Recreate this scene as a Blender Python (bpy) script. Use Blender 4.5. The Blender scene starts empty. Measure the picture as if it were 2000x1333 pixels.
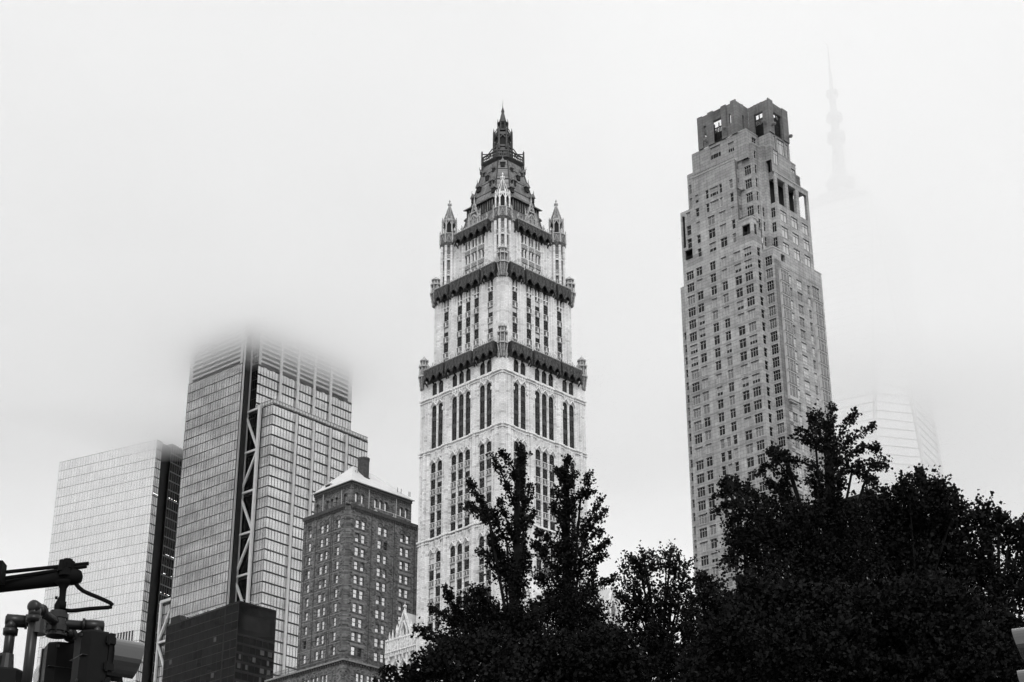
import bpy, math, random
import numpy as np
from mathutils import Vector, Matrix
random.seed(7); rng = np.random.default_rng(11)
R_ = math.radians
scene = bpy.context.scene
C = scene.collection

# ------------------------------------------------------------------ camera
F_PX, PITCH, ROLL, CAM_Z = 3491.8, R_(25.475), R_(-0.1652), 1.6
_f = Vector((0, math.cos(PITCH), math.sin(PITCH))); _r = Vector((1, 0, 0)); _u = _r.cross(_f)
_r2 = _r * math.cos(ROLL) + _u * math.sin(ROLL); _u2 = -_r * math.sin(ROLL) + _u * math.cos(ROLL)
cam_data = bpy.data.cameras.new('camera'); cam = bpy.data.objects.new('camera', cam_data); C.objects.link(cam)
cam.matrix_world = Matrix(((_r2.x, _u2.x, -_f.x, 0), (_r2.y, _u2.y, -_f.y, 0), (_r2.z, _u2.z, -_f.z, CAM_Z), (0, 0, 0, 1)))
cam_data.sensor_width = 36; cam_data.lens = F_PX / 2000 * 36
cam_data.clip_start = 0.1; cam_data.clip_end = 20000
scene.camera = cam

def at(px, py, dist):
    """the world point seen at photo pixel (px, py) at a horizontal distance in metres"""
    d = _r2 * ((px - 1000) / F_PX) - _u2 * ((py - 666.5) / F_PX) + _f
    s = dist / math.hypot(d.x, d.y)
    return Vector((0, 0, CAM_Z)) + d * s

# ------------------------------------------------------------------ sky, sun, exposure
SUN_EL, SUN_AZ = R_(40), R_(172)      # azimuth clockwise from +Y (the view direction)
world = bpy.data.worlds.new('World'); scene.world = world; world.use_nodes = True
nt = world.node_tree; nt.nodes.clear()
out = nt.nodes.new('ShaderNodeOutputWorld'); bg = nt.nodes.new('ShaderNodeBackground')
sky = nt.nodes.new('ShaderNodeTexSky'); sky.sky_type = 'NISHITA'; sky.sun_disc = False
sky.sun_elevation = SUN_EL; sky.sun_rotation = SUN_AZ; sky.air_density = 1.5; sky.dust_density = 5.0
bw = nt.nodes.new('ShaderNodeRGBToBW')
tc = nt.nodes.new('ShaderNodeTexCoord'); nz = nt.nodes.new('ShaderNodeTexNoise')
nz.inputs['Scale'].default_value = 2.2; nz.inputs['Detail'].default_value = 4; nz.inputs['Roughness'].default_value = 0.45
mr = nt.nodes.new('ShaderNodeMapRange'); mr.inputs['From Min'].default_value = 0.3; mr.inputs['From Max'].default_value = 0.7
mr.inputs['To Min'].default_value = 8.35; mr.inputs['To Max'].default_value = 9.25      # the overcast veil, before the background strength of 0.1
mx = nt.nodes.new('ShaderNodeMix'); mx.data_type = 'FLOAT'; mx.inputs[0].default_value = 0.94
nt.links.new(tc.outputs['Generated'], nz.inputs['Vector']); nt.links.new(nz.outputs['Fac'], mr.inputs['Value'])
nt.links.new(sky.outputs['Color'], bw.inputs['Color'])
nt.links.new(bw.outputs['Val'], mx.inputs[2]); nt.links.new(mr.outputs['Result'], mx.inputs[3])
nt.links.new(mx.outputs[0], bg.inputs['Color']); bg.inputs['Strength'].default_value = 0.134
nt.links.new(bg.outputs['Background'], out.inputs['Surface'])
sl = bpy.data.lights.new('sun', 'SUN'); sl.energy = 1.5; sl.angle = R_(18); sl.color = (1, 1, 1)
sun = bpy.data.objects.new('sun', sl); C.objects.link(sun)
sd = Vector((math.sin(SUN_AZ) * math.cos(SUN_EL), math.cos(SUN_AZ) * math.cos(SUN_EL), math.sin(SUN_EL)))
sun.rotation_euler = sd.to_track_quat('Z', 'Y').to_euler(); sun.location = sd * 500
vs = scene.view_settings; vs.view_transform = 'Standard'; vs.look = 'None'; vs.gamma = 1; vs.exposure = 0; vs.use_curve_mapping = False
cy = scene.cycles
cy.use_denoising = True; cy.max_bounces = 32; cy.volume_bounces = 32; cy.diffuse_bounces = 3; cy.glossy_bounces = 3
cy.transparent_max_bounces = 16; cy.volume_step_rate = 2.0; cy.volume_max_steps = 128

# ------------------------------------------------------------------ materials (procedural, all greys: the photograph is black and white)
def new_mat(name):
    m = bpy.data.materials.new(name); m.use_nodes = True
    return m, m.node_tree, m.node_tree.nodes['Principled BSDF']
def g3(v): return (v, v, v, 1)
def L_(nt, a, b): nt.links.new(a, b)
def plain(name, v, rough=0.7, metal=0.0, var=0.0, scale=1.0, spec=0.5, bump=0.0):
    m, nt, p = new_mat(name)
    p.inputs['Base Color'].default_value = g3(v); p.inputs['Roughness'].default_value = rough
    p.inputs['Metallic'].default_value = metal; p.inputs['Specular IOR Level'].default_value = spec
    if var:
        tc = nt.nodes.new('ShaderNodeTexCoord'); n = nt.nodes.new('ShaderNodeTexNoise'); n.inputs['Scale'].default_value = scale
        n.inputs['Detail'].default_value = 6; L_(nt, tc.outputs['Object'], n.inputs['Vector'])
        r = nt.nodes.new('ShaderNodeMapRange'); r.inputs['From Min'].default_value = 0.3; r.inputs['From Max'].default_value = 0.7
        r.inputs['To Min'].default_value = v * (1 - var); r.inputs['To Max'].default_value = v * (1 + var)
        L_(nt, n.outputs['Fac'], r.inputs['Value']); L_(nt, r.outputs['Result'], p.inputs['Base Color'])
        if bump:
            b = nt.nodes.new('ShaderNodeBump'); b.inputs['Strength'].default_value = bump
            L_(nt, n.outputs['Fac'], b.inputs['Height']); L_(nt, b.outputs['Normal'], p.inputs['Normal'])
    return m
def masonry(name, v, bw_, bh, mortar, block_var, stain, stain_scale=0.15, rough=0.75, msize=0.02, bump=0.25, patch=0.0, streak=0.0, big=0.0):
    """coursed blocks in a building's own frame: colour per block, joints, stains"""
    m, nt, p = new_mat(name); p.inputs['Roughness'].default_value = rough
    tc = nt.nodes.new('ShaderNodeTexCoord'); sp = nt.nodes.new('ShaderNodeSeparateXYZ'); L_(nt, tc.outputs['Object'], sp.inputs[0])
    ad = nt.nodes.new('ShaderNodeMath'); ad.operation = 'ADD'; L_(nt, sp.outputs['X'], ad.inputs[0]); L_(nt, sp.outputs['Y'], ad.inputs[1])
    cb = nt.nodes.new('ShaderNodeCombineXYZ'); L_(nt, ad.outputs[0], cb.inputs['X']); L_(nt, sp.outputs['Z'], cb.inputs['Y'])
    br = nt.nodes.new('ShaderNodeTexBrick'); L_(nt, cb.outputs[0], br.inputs['Vector'])
    br.inputs['Scale'].default_value = 1.0; br.inputs['Brick Width'].default_value = bw_; br.inputs['Row Height'].default_value = bh
    br.inputs['Mortar Size'].default_value = msize; br.inputs['Mortar Smooth'].default_value = 0.3
    br.inputs['Color1'].default_value = g3(v * (1 - block_var)); br.inputs['Color2'].default_value = g3(v * (1 + block_var)); br.inputs['Mortar'].default_value = g3(mortar)
    br.inputs['Bias'].default_value = 0.1
    cur = br.outputs['Color']
    def mult(fac_out):
        nonlocal cur
        mm = nt.nodes.new('ShaderNodeMix'); mm.data_type = 'RGBA'; mm.blend_type = 'MULTIPLY'; mm.inputs[0].default_value = 1
        L_(nt, cur, mm.inputs[6]); L_(nt, fac_out, mm.inputs[7]); cur = mm.outputs[2]
    n = nt.nodes.new('ShaderNodeTexNoise'); n.inputs['Scale'].default_value = stain_scale; n.inputs['Detail'].default_value = 8; n.inputs['Roughness'].default_value = 0.65
    L_(nt, tc.outputs['Object'], n.inputs['Vector'])
    r = nt.nodes.new('ShaderNodeMapRange'); r.inputs['From Min'].default_value = 0.32; r.inputs['From Max'].default_value = 0.62
    r.inputs['To Min'].default_value = 1 - stain; r.inputs['To Max'].default_value = 1.0
    L_(nt, n.outputs['Fac'], r.inputs['Value']); mult(r.outputs['Result'])
    if streak:   # rain streaks running down the wall
        mp = nt.nodes.new('ShaderNodeMapping'); mp.inputs['Scale'].default_value = (1.1, 1.1, 0.07); L_(nt, tc.outputs['Object'], mp.inputs[0])
        n2 = nt.nodes.new('ShaderNodeTexNoise'); n2.inputs['Scale'].default_value = 1.0; n2.inputs['Detail'].default_value = 5; L_(nt, mp.outputs[0], n2.inputs['Vector'])
        r2 = nt.nodes.new('ShaderNodeMapRange'); r2.inputs['From Min'].default_value = 0.35; r2.inputs['From Max'].default_value = 0.6
        r2.inputs['To Min'].default_value = 1 - streak; r2.inputs['To Max'].default_value = 1.0; L_(nt, n2.outputs['Fac'], r2.inputs['Value']); mult(r2.outputs['Result'])
    if patch:    # single replaced blocks and darker panels
        b2 = nt.nodes.new('ShaderNodeTexBrick'); L_(nt, cb.outputs[0], b2.inputs['Vector']); b2.inputs['Scale'].default_value = 1.0
        b2.inputs['Brick Width'].default_value = bw_ * (big or 1); b2.inputs['Row Height'].default_value = bh * (big or 1); b2.inputs['Mortar Size'].default_value = 0.0
        b2.inputs['Color1'].default_value = g3(0.0); b2.inputs['Color2'].default_value = g3(1.0); b2.offset = 0.5
        r3 = nt.nodes.new('ShaderNodeMapRange'); r3.inputs['From Min'].default_value = 0.0; r3.inputs['From Max'].default_value = 0.14
        r3.inputs['To Min'].default_value = 1 - patch; r3.inputs['To Max'].default_value = 1.0; L_(nt, b2.outputs['Color'], r3.inputs['Value']); mult(r3.outputs['Result'])
    L_(nt, cur, p.inputs['Base Color'])
    b = nt.nodes.new('ShaderNodeBump'); b.inputs['Strength'].default_value = bump; b.inputs['Distance'].default_value = 0.05
    L_(nt, br.outputs['Fac'], b.inputs['Height']); b.invert = True; L_(nt, b.outputs['Normal'], p.inputs['Normal'])
    return m
def coated_glass(name, v, var, rough=0.06, metal=0.9, scale=(1, 1, 2.2), spec=0.5, nw=0.55):
    """reflective curtain wall glass: every pane a little different"""
    m, nt, p = new_mat(name); p.inputs['Roughness'].default_value = rough; p.inputs['Metallic'].default_value = metal; p.inputs['Specular IOR Level'].default_value = spec
    oi = nt.nodes.new('ShaderNodeObjectInfo'); ge = nt.nodes.new('ShaderNodeNewGeometry')
    a = nt.nodes.new('ShaderNodeMath'); a.operation = 'ADD'; L_(nt, oi.outputs['Random'], a.inputs[0]); L_(nt, ge.outputs['Random Per Island'], a.inputs[1])
    fr = nt.nodes.new('ShaderNodeMath'); fr.operation = 'FRACT'; L_(nt, a.outputs[0], fr.inputs[0])
    tc = nt.nodes.new('ShaderNodeTexCoord'); n = nt.nodes.new('ShaderNodeTexNoise'); n.inputs['Scale'].default_value = 0.05; n.inputs['Detail'].default_value = 5  # broad noise: reflections of neighbouring buildings painted into the glass colour
    mp = nt.nodes.new('ShaderNodeMapping'); mp.inputs['Scale'].default_value = scale; L_(nt, ge.outputs['Position'], mp.inputs[0]); L_(nt, mp.outputs[0], n.inputs['Vector'])
    mi = nt.nodes.new('ShaderNodeMath'); mi.operation = 'MULTIPLY_ADD'; mi.inputs[1].default_value = 2.4; L_(nt, n.outputs['Fac'], mi.inputs[0]); mi.inputs[2].default_value = -0.7
    av = nt.nodes.new('ShaderNodeMix'); av.data_type = 'FLOAT'; av.inputs[0].default_value = 1-nw; L_(nt, mi.outputs[0], av.inputs[2]); L_(nt, fr.outputs[0], av.inputs[3])
    r = nt.nodes.new('ShaderNodeMapRange'); r.inputs['To Min'].default_value = v * (1 - var); r.inputs['To Max'].default_value = v * (1 + var)
    L_(nt, av.outputs[0], r.inputs['Value']); L_(nt, r.outputs['Result'], p.inputs['Base Color'])
    return m

M = {}
M['terracotta'] = masonry('glazed_terracotta', 0.80, 0.75, 0.42, 0.45, 0.10, 0.26, 0.22, rough=0.5, msize=0.022, patch=0.28, streak=0.16, bump=0.15)
M['terra_trim'] = plain('terracotta_ornament', 0.72, 0.5, var=0.3, scale=2.2, bump=0.4)
M['terra_dark'] = masonry('sooty_terracotta', 0.28, 0.8, 0.5, 0.12, 0.25, 0.5, 0.6, rough=0.6, patch=0.3)
M['spandrel'] = plain('ornate_spandrel', 0.13, 0.6, var=0.85, scale=3.2, bump=0.8)
M['canopy'] = plain('weathered_copper_canopy', 0.032, 0.55, var=0.6, scale=1.6, bump=0.6)
M['copper_roof'] = masonry('copper_roof_tiles', 0.19, 1.0, 1.9, 0.03, 0.22, 0.55, 0.5, rough=0.5, msize=0.05)
M['canopy_line'] = plain('copper_tracery', 0.075, 0.6, var=0.5, scale=1.6)
M['lantern'] = plain('blackened_copper', 0.022, 0.5, var=0.4, scale=1.5)
M['terra_grey'] = plain('weathered_grey_terracotta', 0.36, 0.6, var=0.4, scale=2.0, bump=0.4)
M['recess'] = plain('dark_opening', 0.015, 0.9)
M['glass_dark'] = plain('dark_window_glass', 0.008, 0.1, spec=0.3)
M['glass_mid'] = plain('grey_window_glass', 0.12, 0.1, spec=0.9)
M['blind'] = plain('window_blind', 0.5, 0.35, spec=0.7, var=0.1, scale=0.7)
M['sky_glass'] = plain('sky_reflecting_glass', 0.72, 0.06, metal=0.85)
M['limestone'] = masonry('limestone_panels', 0.42, 1.9, 0.93, 0.13, 0.14, 0.34, 0.10, rough=0.85, msize=0.034, patch=0.24, big=3.0, streak=0.2)
M['blind_grey'] = plain('grey_blind', 0.27, 0.5, var=0.15, scale=0.6)
M['bracket'] = plain('stone_bracket', 0.2, 0.8)
M['lime_trim'] = plain('limestone_trim', 0.42, 0.8, var=0.15, scale=1.0)
M['frame_light'] = plain('pale_window_frame', 0.5, 0.5)
M['frame_dark'] = plain('dark_window_frame', 0.04, 0.5)
M['limestone_crown'] = masonry('dark_limestone_crown', 0.23, 1.9, 0.93, 0.07, 0.12, 0.3, 0.12, rough=0.85, msize=0.028, patch=0.16, big=3.0, streak=0.2)  # crown stone set darker than the wall panels below it
M['brick'] = masonry('dark_brick', 0.135, 0.62, 0.3, 0.17, 0.6, 0.5, 0.7, rough=0.9, msize=0.02, patch=0.5, streak=0.3)
M['brick_trim'] = plain('brick_band', 0.21, 0.85, var=0.35, scale=1.4)
M['brick_dark'] = plain('blackish_brick', 0.05, 0.9, var=0.4, scale=2.0)  # near-black brick for corbels, arch lines and chimney
M['roof_pale'] = masonry('pale_metal_roof', 0.62, 0.9, 3.0, 0.42, 0.05, 0.12, 0.4, rough=0.6, msize=0.03)
M['glass_3'] = coated_glass('curtain_glass_grey', 0.46, 0.36, nw=0.76)
M['glass_3b'] = coated_glass('curtain_glass_silver', 0.64, 0.26, nw=0.72)
M['glass_4'] = coated_glass('curtain_glass_bright', 0.88, 0.05, rough=0.04, metal=0.95)
M['glass_1'] = coated_glass('curtain_glass_pale', 0.80, 0.04, rough=0.05, metal=0.95)
M['glass_black'] = coated_glass('curtain_glass_black', 0.010, 0.6, rough=0.15, metal=0.0, spec=0.09)
M['glass_deep'] = coated_glass('curtain_glass_deep', 0.012, 0.5, rough=0.15, metal=0.0, spec=0.3)
M['steel_white'] = plain('white_steel', 0.72, 0.4, var=0.08, scale=0.5)
M['mullion'] = plain('dark_mullion', 0.02, 0.5)
M['mullion_mid'] = plain('grey_mullion', 0.16, 0.5)
M['louvre'] = plain('grey_louvre_metal', 0.55, 0.45, metal=0.4)
M['black_metal'] = plain('black_panel', 0.012, 0.5, var=0.3, scale=0.3, spec=0.2)
M['dim_window'] = plain('dim_hotel_window', 0.045, 0.4, var=0.5, scale=0.4)
M['floor_line'] = plain('soft_floor_line', 0.5, 0.5)
M['fin_white'] = plain('thin_white_fin', 0.45, 0.6)
M['mast'] = plain('grey_mast_metal', 0.35, 0.5)
M['signal_dark'] = plain('dark_green_signal_enamel', 0.006, 0.5, var=0.25, scale=9.0, spec=0.1)
M['pipe'] = plain('painted_pipe', 0.008, 0.36, var=0.3, scale=14.0, spec=0.3)
M['mast_ghost'] = plain('dark_antenna_steel', 0.12, 0.6)
M['cable'] = plain('black_rubber_cable', 0.004, 0.8, spec=0.1)
M['visor'] = plain('glossy_visor_enamel', 0.012, 0.16, metal=0.0, var=0.15, scale=5.0, spec=1.0)
M['lens'] = plain('signal_lens', 0.03, 0.15)
M['bark'] = plain('dark_bark', 0.01, 1.0, var=0.4, scale=7.0, bump=0.5, spec=0.05)
M['asphalt'] = plain('city_ground', 0.12, 0.9, var=0.3, scale=2.0)
M['concrete'] = plain('concrete_paving', 0.28, 0.85, var=0.15, scale=1.2)
M['grass'] = plain('lawn', 0.05, 0.95, var=0.4, scale=3.0)
M['paint'] = plain('road_paint', 0.75, 0.6)
def leaf_mat(name, v):
    m, nt, p = new_mat(name); p.inputs['Roughness'].default_value = 0.8; p.inputs['Specular IOR Level'].default_value = 0.08
    ge = nt.nodes.new('ShaderNodeNewGeometry'); r = nt.nodes.new('ShaderNodeMapRange')
    r.inputs['To Min'].default_value = v * 0.6; r.inputs['To Max'].default_value = v * 1.4
    L_(nt, ge.outputs['Random Per Island'], r.inputs['Value']); L_(nt, r.outputs['Result'], p.inputs['Base Color'])
    return m
M['leaf'] = leaf_mat('dark_leaves', 0.008)

# ------------------------------------------------------------------ mesh helpers
class MB:
    def __init__(s): s.v, s.f, s.m = [], [], []
    def quad(s, a, b, c, d, mi=0):
        n = len(s.v); s.v += [tuple(a), tuple(b), tuple(c), tuple(d)]; s.f.append((n, n+1, n+2, n+3)); s.m.append(mi)
    def tri(s, a, b, c, mi=0):
        n = len(s.v); s.v += [tuple(a), tuple(b), tuple(c)]; s.f.append((n, n+1, n+2)); s.m.append(mi)
    def box(s, x0, x1, y0, y1, z0, z1, mi=0):
        n = len(s.v)
        s.v += [(x0,y0,z0),(x1,y0,z0),(x1,y1,z0),(x0,y1,z0),(x0,y0,z1),(x1,y0,z1),(x1,y1,z1),(x0,y1,z1)]
        for q in ((0,3,2,1),(4,5,6,7),(0,1,5,4),(1,2,6,5),(2,3,7,6),(3,0,4,7)): s.f.append(tuple(n+i for i in q)); s.m.append(mi)
    def frustum(s, cx, cy, z0, z1, r0, r1, n=8, rot=0.0, mi=0, cap=True):
        k = len(s.v)
        for z, r in ((z0, r0), (z1, r1)):
            for i in range(n):
                a = rot + 2*math.pi*i/n; s.v.append((cx + r*math.cos(a), cy + r*math.sin(a), z))
        for i in range(n):
            j = (i+1) % n; s.f.append((k+i, k+j, k+n+j, k+n+i)); s.m.append(mi)
        if cap: s.f.append(tuple(k+n-1-i for i in range(n))); s.m.append(mi); s.f.append(tuple(k+n+i for i in range(n))); s.m.append(mi)
    def rings(s, rings, mi=0, cap=True):
        """rings: lists of equally many points, bottom to top"""
        k = len(s.v); n = len(rings[0])
        for r in rings: s.v += [tuple(p) for p in r]
        for q in range(len(rings)-1):
            for i in range(n):
                j = (i+1) % n; s.f.append((k+q*n+i, k+q*n+j, k+(q+1)*n+j, k+(q+1)*n+i)); s.m.append(mi)
        if cap: s.f.append(tuple(k+n-1-i for i in range(n))); s.m.append(mi); s.f.append(tuple(k+(len(rings)-1)*n+i for i in range(n))); s.m.append(mi)
    def tube(s, pts, rad, n=8, mi=0):
        pts = [Vector(p) for p in pts]; rads = rad if isinstance(rad, (list, tuple)) else [rad]*len(pts)
        up = Vector((0.03, 0.02, 1)); rings = []
        for i, p in enumerate(pts):
            t = (pts[min(i+1, len(pts)-1)] - pts[max(i-1, 0)]).normalized()
            a = t.cross(up if abs(t.dot(up)) < 0.95 else Vector((1, 0.1, 0))).normalized(); b = t.cross(a)
            rings.append([p + (a*math.cos(2*math.pi*k/n) + b*math.sin(2*math.pi*k/n))*rads[i] for k in range(n)])
        s.rings(rings, mi)
    def beam(s, p, q, w, d, side, mi=0):
        """a rectangular bar from p to q; side = direction of its depth"""
        p, q, side = Vector(p), Vector(q), Vector(side).normalized(); t = (q-p).normalized(); a = t.cross(side).normalized()*w/2; b = side*d/2
        s.rings([[x-a-b, x+a-b, x+a+b, x-a+b] for x in (p, q)], mi)
    def mesh(s, name, mats, smooth=False):
        me = bpy.data.meshes.new(name); me.from_pydata(s.v, [], s.f)
        for m in (mats if isinstance(mats, (list, tuple)) else [mats]): me.materials.append(m)
        if len(me.materials) > 1: me.polygons.foreach_set('material_index', s.m)
        if smooth: me.polygons.foreach_set('use_smooth', [True]*len(s.f))
        me.update(); return me
    def build(s, name, mats, parent=None, loc=(0,0,0), smooth=False):
        return place(name, s.mesh(name, mats, smooth), parent, loc)
def place(name, me, parent=None, loc=(0,0,0), rot=None):
    o = bpy.data.objects.new(name, me); C.objects.link(o); o.parent = parent; o.location = loc
    if rot: o.rotation_euler = rot
    return o
def tag(o, label=None, cat=None, group=None, kind=None):
    for k, v in (('label', label), ('category', cat), ('group', group), ('kind', kind)):
        if v: o[k] = v
    return o
def thing(name, label, cat, loc=(0,0,0), rz=0.0, group=None):
    o = bpy.data.objects.new(name, None); C.objects.link(o); o.location = loc; o.rotation_euler = (0,0,rz)
    return tag(o, label, cat, group)
def stuff(o): o['kind'] = 'stuff'; return o

# Buildings stand with their near corner at the local origin: local x runs along the right hand face, local y along the left hand face.
# Face 'L' lies at x = plane and looks towards -x; face 'R' lies at y = plane and looks towards -y.
def fbox(mb, face, plane, a0, a1, d0, d1, z0, z1, mi=0):
    """a box on a face: a = along the face, d = distance it stands out from it"""
    if face == 'L': mb.box(plane-d1, plane-d0, a0, a1, z0, z1, mi)
    else: mb.box(a0, a1, plane-d1, plane-d0, z0, z1, mi)
def fpt(face, plane, a, d, z): return (plane-d, a, z) if face == 'L' else (a, plane-d, z)
def wall(mb, face, plane, a0, a1, z0, z1, holes, depth=0.4, mi=0, rmi=None):
    """a wall sheet with real openings: holes = (a0, a1, z0, z1), reveals run back by depth"""
    rmi = mi if rmi is None else rmi
    holes = [(max(h[0], a0), min(h[1], a1), max(h[2], z0), min(h[3], z1)) for h in holes if h[1] > a0 and h[0] < a1 and h[3] > z0 and h[2] < z1]
    zs = sorted({z0, z1, *[h[2] for h in holes], *[h[3] for h in holes]})
    P = lambda a, d, z: fpt(face, plane, a, d, z)
    for i in range(len(zs)-1):
        zm = (zs[i]+zs[i+1])/2; x = a0
        for h in sorted([h for h in holes if h[2] < zm < h[3]]):
            if h[0] > x + 1e-6: mb.quad(P(x,0,zs[i]), P(h[0],0,zs[i]), P(h[0],0,zs[i+1]), P(x,0,zs[i+1]), mi)
            x = max(x, h[1])
        if a1 > x + 1e-6: mb.quad(P(x,0,zs[i]), P(a1,0,zs[i]), P(a1,0,zs[i+1]), P(x,0,zs[i+1]), mi)
    for h in holes:
        a, b, c, d = h
        mb.quad(P(a,0,c), P(a,-depth,c), P(a,-depth,d), P(a,0,d), rmi); mb.quad(P(b,0,c), P(b,-depth,c), P(b,-depth,d), P(b,0,d), rmi)
        mb.quad(P(a,0,c), P(b,0,c), P(b,-depth,c), P(a,-depth,c), rmi); mb.quad(P(a,0,d), P(b,0,d), P(b,-depth,d), P(a,-depth,d), rmi)
def arch_fill(mb, face, plane, a0, a1, zs, zt, pointed=False, n=5, mi=0, d0=-0.3, d1=0.03):
    """masonry that turns the square head of an opening (top zt, spring zs) into an arch"""
    w = (a1-a0)/2; c = (a0+a1)/2; P = lambda a, d, z: fpt(face, plane, a, d, z)
    for sgn in (-1, 1):
        pts = []
        for i in range(n+1):
            t = i/n
            if pointed: x = w*(1-t); z = zs + (zt-zs)*math.sqrt(max(0, 1-((x+w*0.6)/(w*1.6))**2))/math.sqrt(1-(0.6/1.6)**2)
            else: x = w*math.cos(t*math.pi/2); z = zs + (zt-zs)*math.sin(t*math.pi/2)
            pts.append((c+sgn*x, z))
        for i in range(n):
            (xa, za), (xb, zb) = pts[i], pts[i+1]
            mb.quad(P(xa,d1,za), P(xb,d1,zb), P(xb,d1,zt+0.01), P(xa,d1,zt+0.01), mi)
            mb.quad(P(xa,d1,za), P(xb,d1,zb), P(xb,d0,zb), P(xa,d0,za), mi)
_wm = {}
def window_mesh(face, w, h, frame_mat, lights=2, rail=True, bar=0.07, arch=None):
    """frame with its bars, origin at the lower corner, standing back from the wall plane"""
    key = ('f', face, round(w,2), round(h,2), frame_mat, lights, rail, arch)
    if key not in _wm:
        mb = MB(); B = lambda a0, a1, z0, z1, d=0.0: fbox(mb, face, 0, a0, a1, -0.08-d, 0.0-d, z0, z1)
        B(0, bar, 0, h); B(w-bar, w, 0, h); B(bar, w-bar, 0, bar); B(bar, w-bar, h-bar, h)
        if lights >= 10:
            s = (0.24, 0.76)
        else: s = [i/lights for i in range(1, lights)]
        for t in s: B(w*t-bar/2, w*t+bar/2, bar, h-bar, 0.005)
        if rail: B(bar, w-bar, h*(0.5 if rail is True else rail)-bar/2, h*(0.5 if rail is True else rail)+bar/2, -0.01)
        if arch: arch_fill(mb, face, 0, 0, w, h-arch[0], h, arch[1], d0=-0.1, d1=0.03)
        _wm[key] = mb.mesh('window', M[frame_mat])
    return _wm[key]
def pane_mesh(face, w, h, mats, split=None, d=-0.07):
    key = ('p', face, round(w,2), round(h,2), mats, split, d)
    if key not in _wm:
        mb = MB(); P = lambda a, z: fpt(face, 0, a, d, z)
        if split is None: mb.quad(P(0,0), P(w,0), P(w,h), P(0,h), 0)
        else:
            s = h*split; mb.quad(P(0,0), P(w,0), P(w,s), P(0,s), 0); mb.quad(P(0,s), P(w,s), P(w,h), P(0,h), 1)
        _wm[key] = mb.mesh('pane', [M[m] for m in mats])
    return _wm[key]
def add_window(root, face, plane, a0, a1, z0, z1, frame='frame_light', mats=('glass_dark',), split=None, lights=2, rail=False, set_back=0.25, arch=None, tilt=0.0, bar=0.07):
    w, h = a1-a0, z1-z0; loc = fpt(face, plane, a0, -set_back, z0)
    o = place('window', window_mesh(face, w, h, frame, lights, rail, bar, arch), root, loc)
    p = place('pane', pane_mesh(face, w, h, mats, split), o)
    if tilt: p.rotation_euler = (0, tilt, 0) if face == 'L' else (tilt, 0, 0)
    return o

# ------------------------------------------------------------------ ground
gb = MB(); gb.quad((-4000,-3000,0),(4000,-3000,0),(4000,6000,0),(-4000,6000,0)); tag(gb.build('ground', M['asphalt']), kind='structure')
gb = MB(); gb.box(-60, 120, 24, 200, -0.05, 0.12); tag(gb.build('park_lawn', M['grass']), kind='structure')
gb = MB(); gb.box(-60, 120, 17, 24, -0.05, 0.13); tag(gb.build('pavement', M['concrete']), kind='structure')
gb = MB()
for i in range(14): gb.quad((-60+i*12, 8.9, 0.004), (-54+i*12, 8.9, 0.004), (-54+i*12, 9.05, 0.004), (-60+i*12, 9.05, 0.004))
tag(gb.build('road_markings', M['paint']), kind='structure')

def building(name, label, corner, a_deg):
    return thing(name, label, 'skyscraper', (corner[0], corner[1], 0), R_(a_deg + 90))

# ------------------------------------------------------------------ the gothic tower in the middle
W = 26.2
gt = building('gothic_tower', 'pale terracotta gothic skyscraper with dark copper spire in the middle', (-2.06, 351.99), -44.9)
FL = 3.84
BAY2a, BAY3, BAY2b = ((3.4,4.95),(5.5,7.05)), ((10.0,11.55),(12.17,13.72),(14.33,15.88)), ((18.85,20.35),(20.93,22.43))
BAYS = BAY2a + BAY3 + BAY2b
PIERS = ((0,3.3),(7.2,9.9),(16.0,18.75),(22.55,W))
STR = (108.3, 129.1, 149.95, 162.6)          # the string courses
def tower_rows():
    rows = []                                # (z0, z1, arched)
    for top in (STR[0], STR[1], STR[2]):
        rows.append((top-5.55, top-3.05, True))
        for k in range(1, 5): rows.append((top-5.55-FL*k+0.0, top-5.55-FL*k+2.3, False))
    for k in range(0, 24):
        z = STR[0]-5.55-FL*(k+5)
        if z > 1: rows.append((z, z+2.3, False))
    return rows
rows = tower_rows()
holes = [(a, b, z0, z1) for a, b in BAYS for z0, z1, _ in rows]
holes += [(a, b, 150.3, 160.7) for a, b in BAYS] + [(a, b, 163.2, 166.2) for a, b in BAYS]
body = MB(); orn = MB(); pier = MB()
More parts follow.
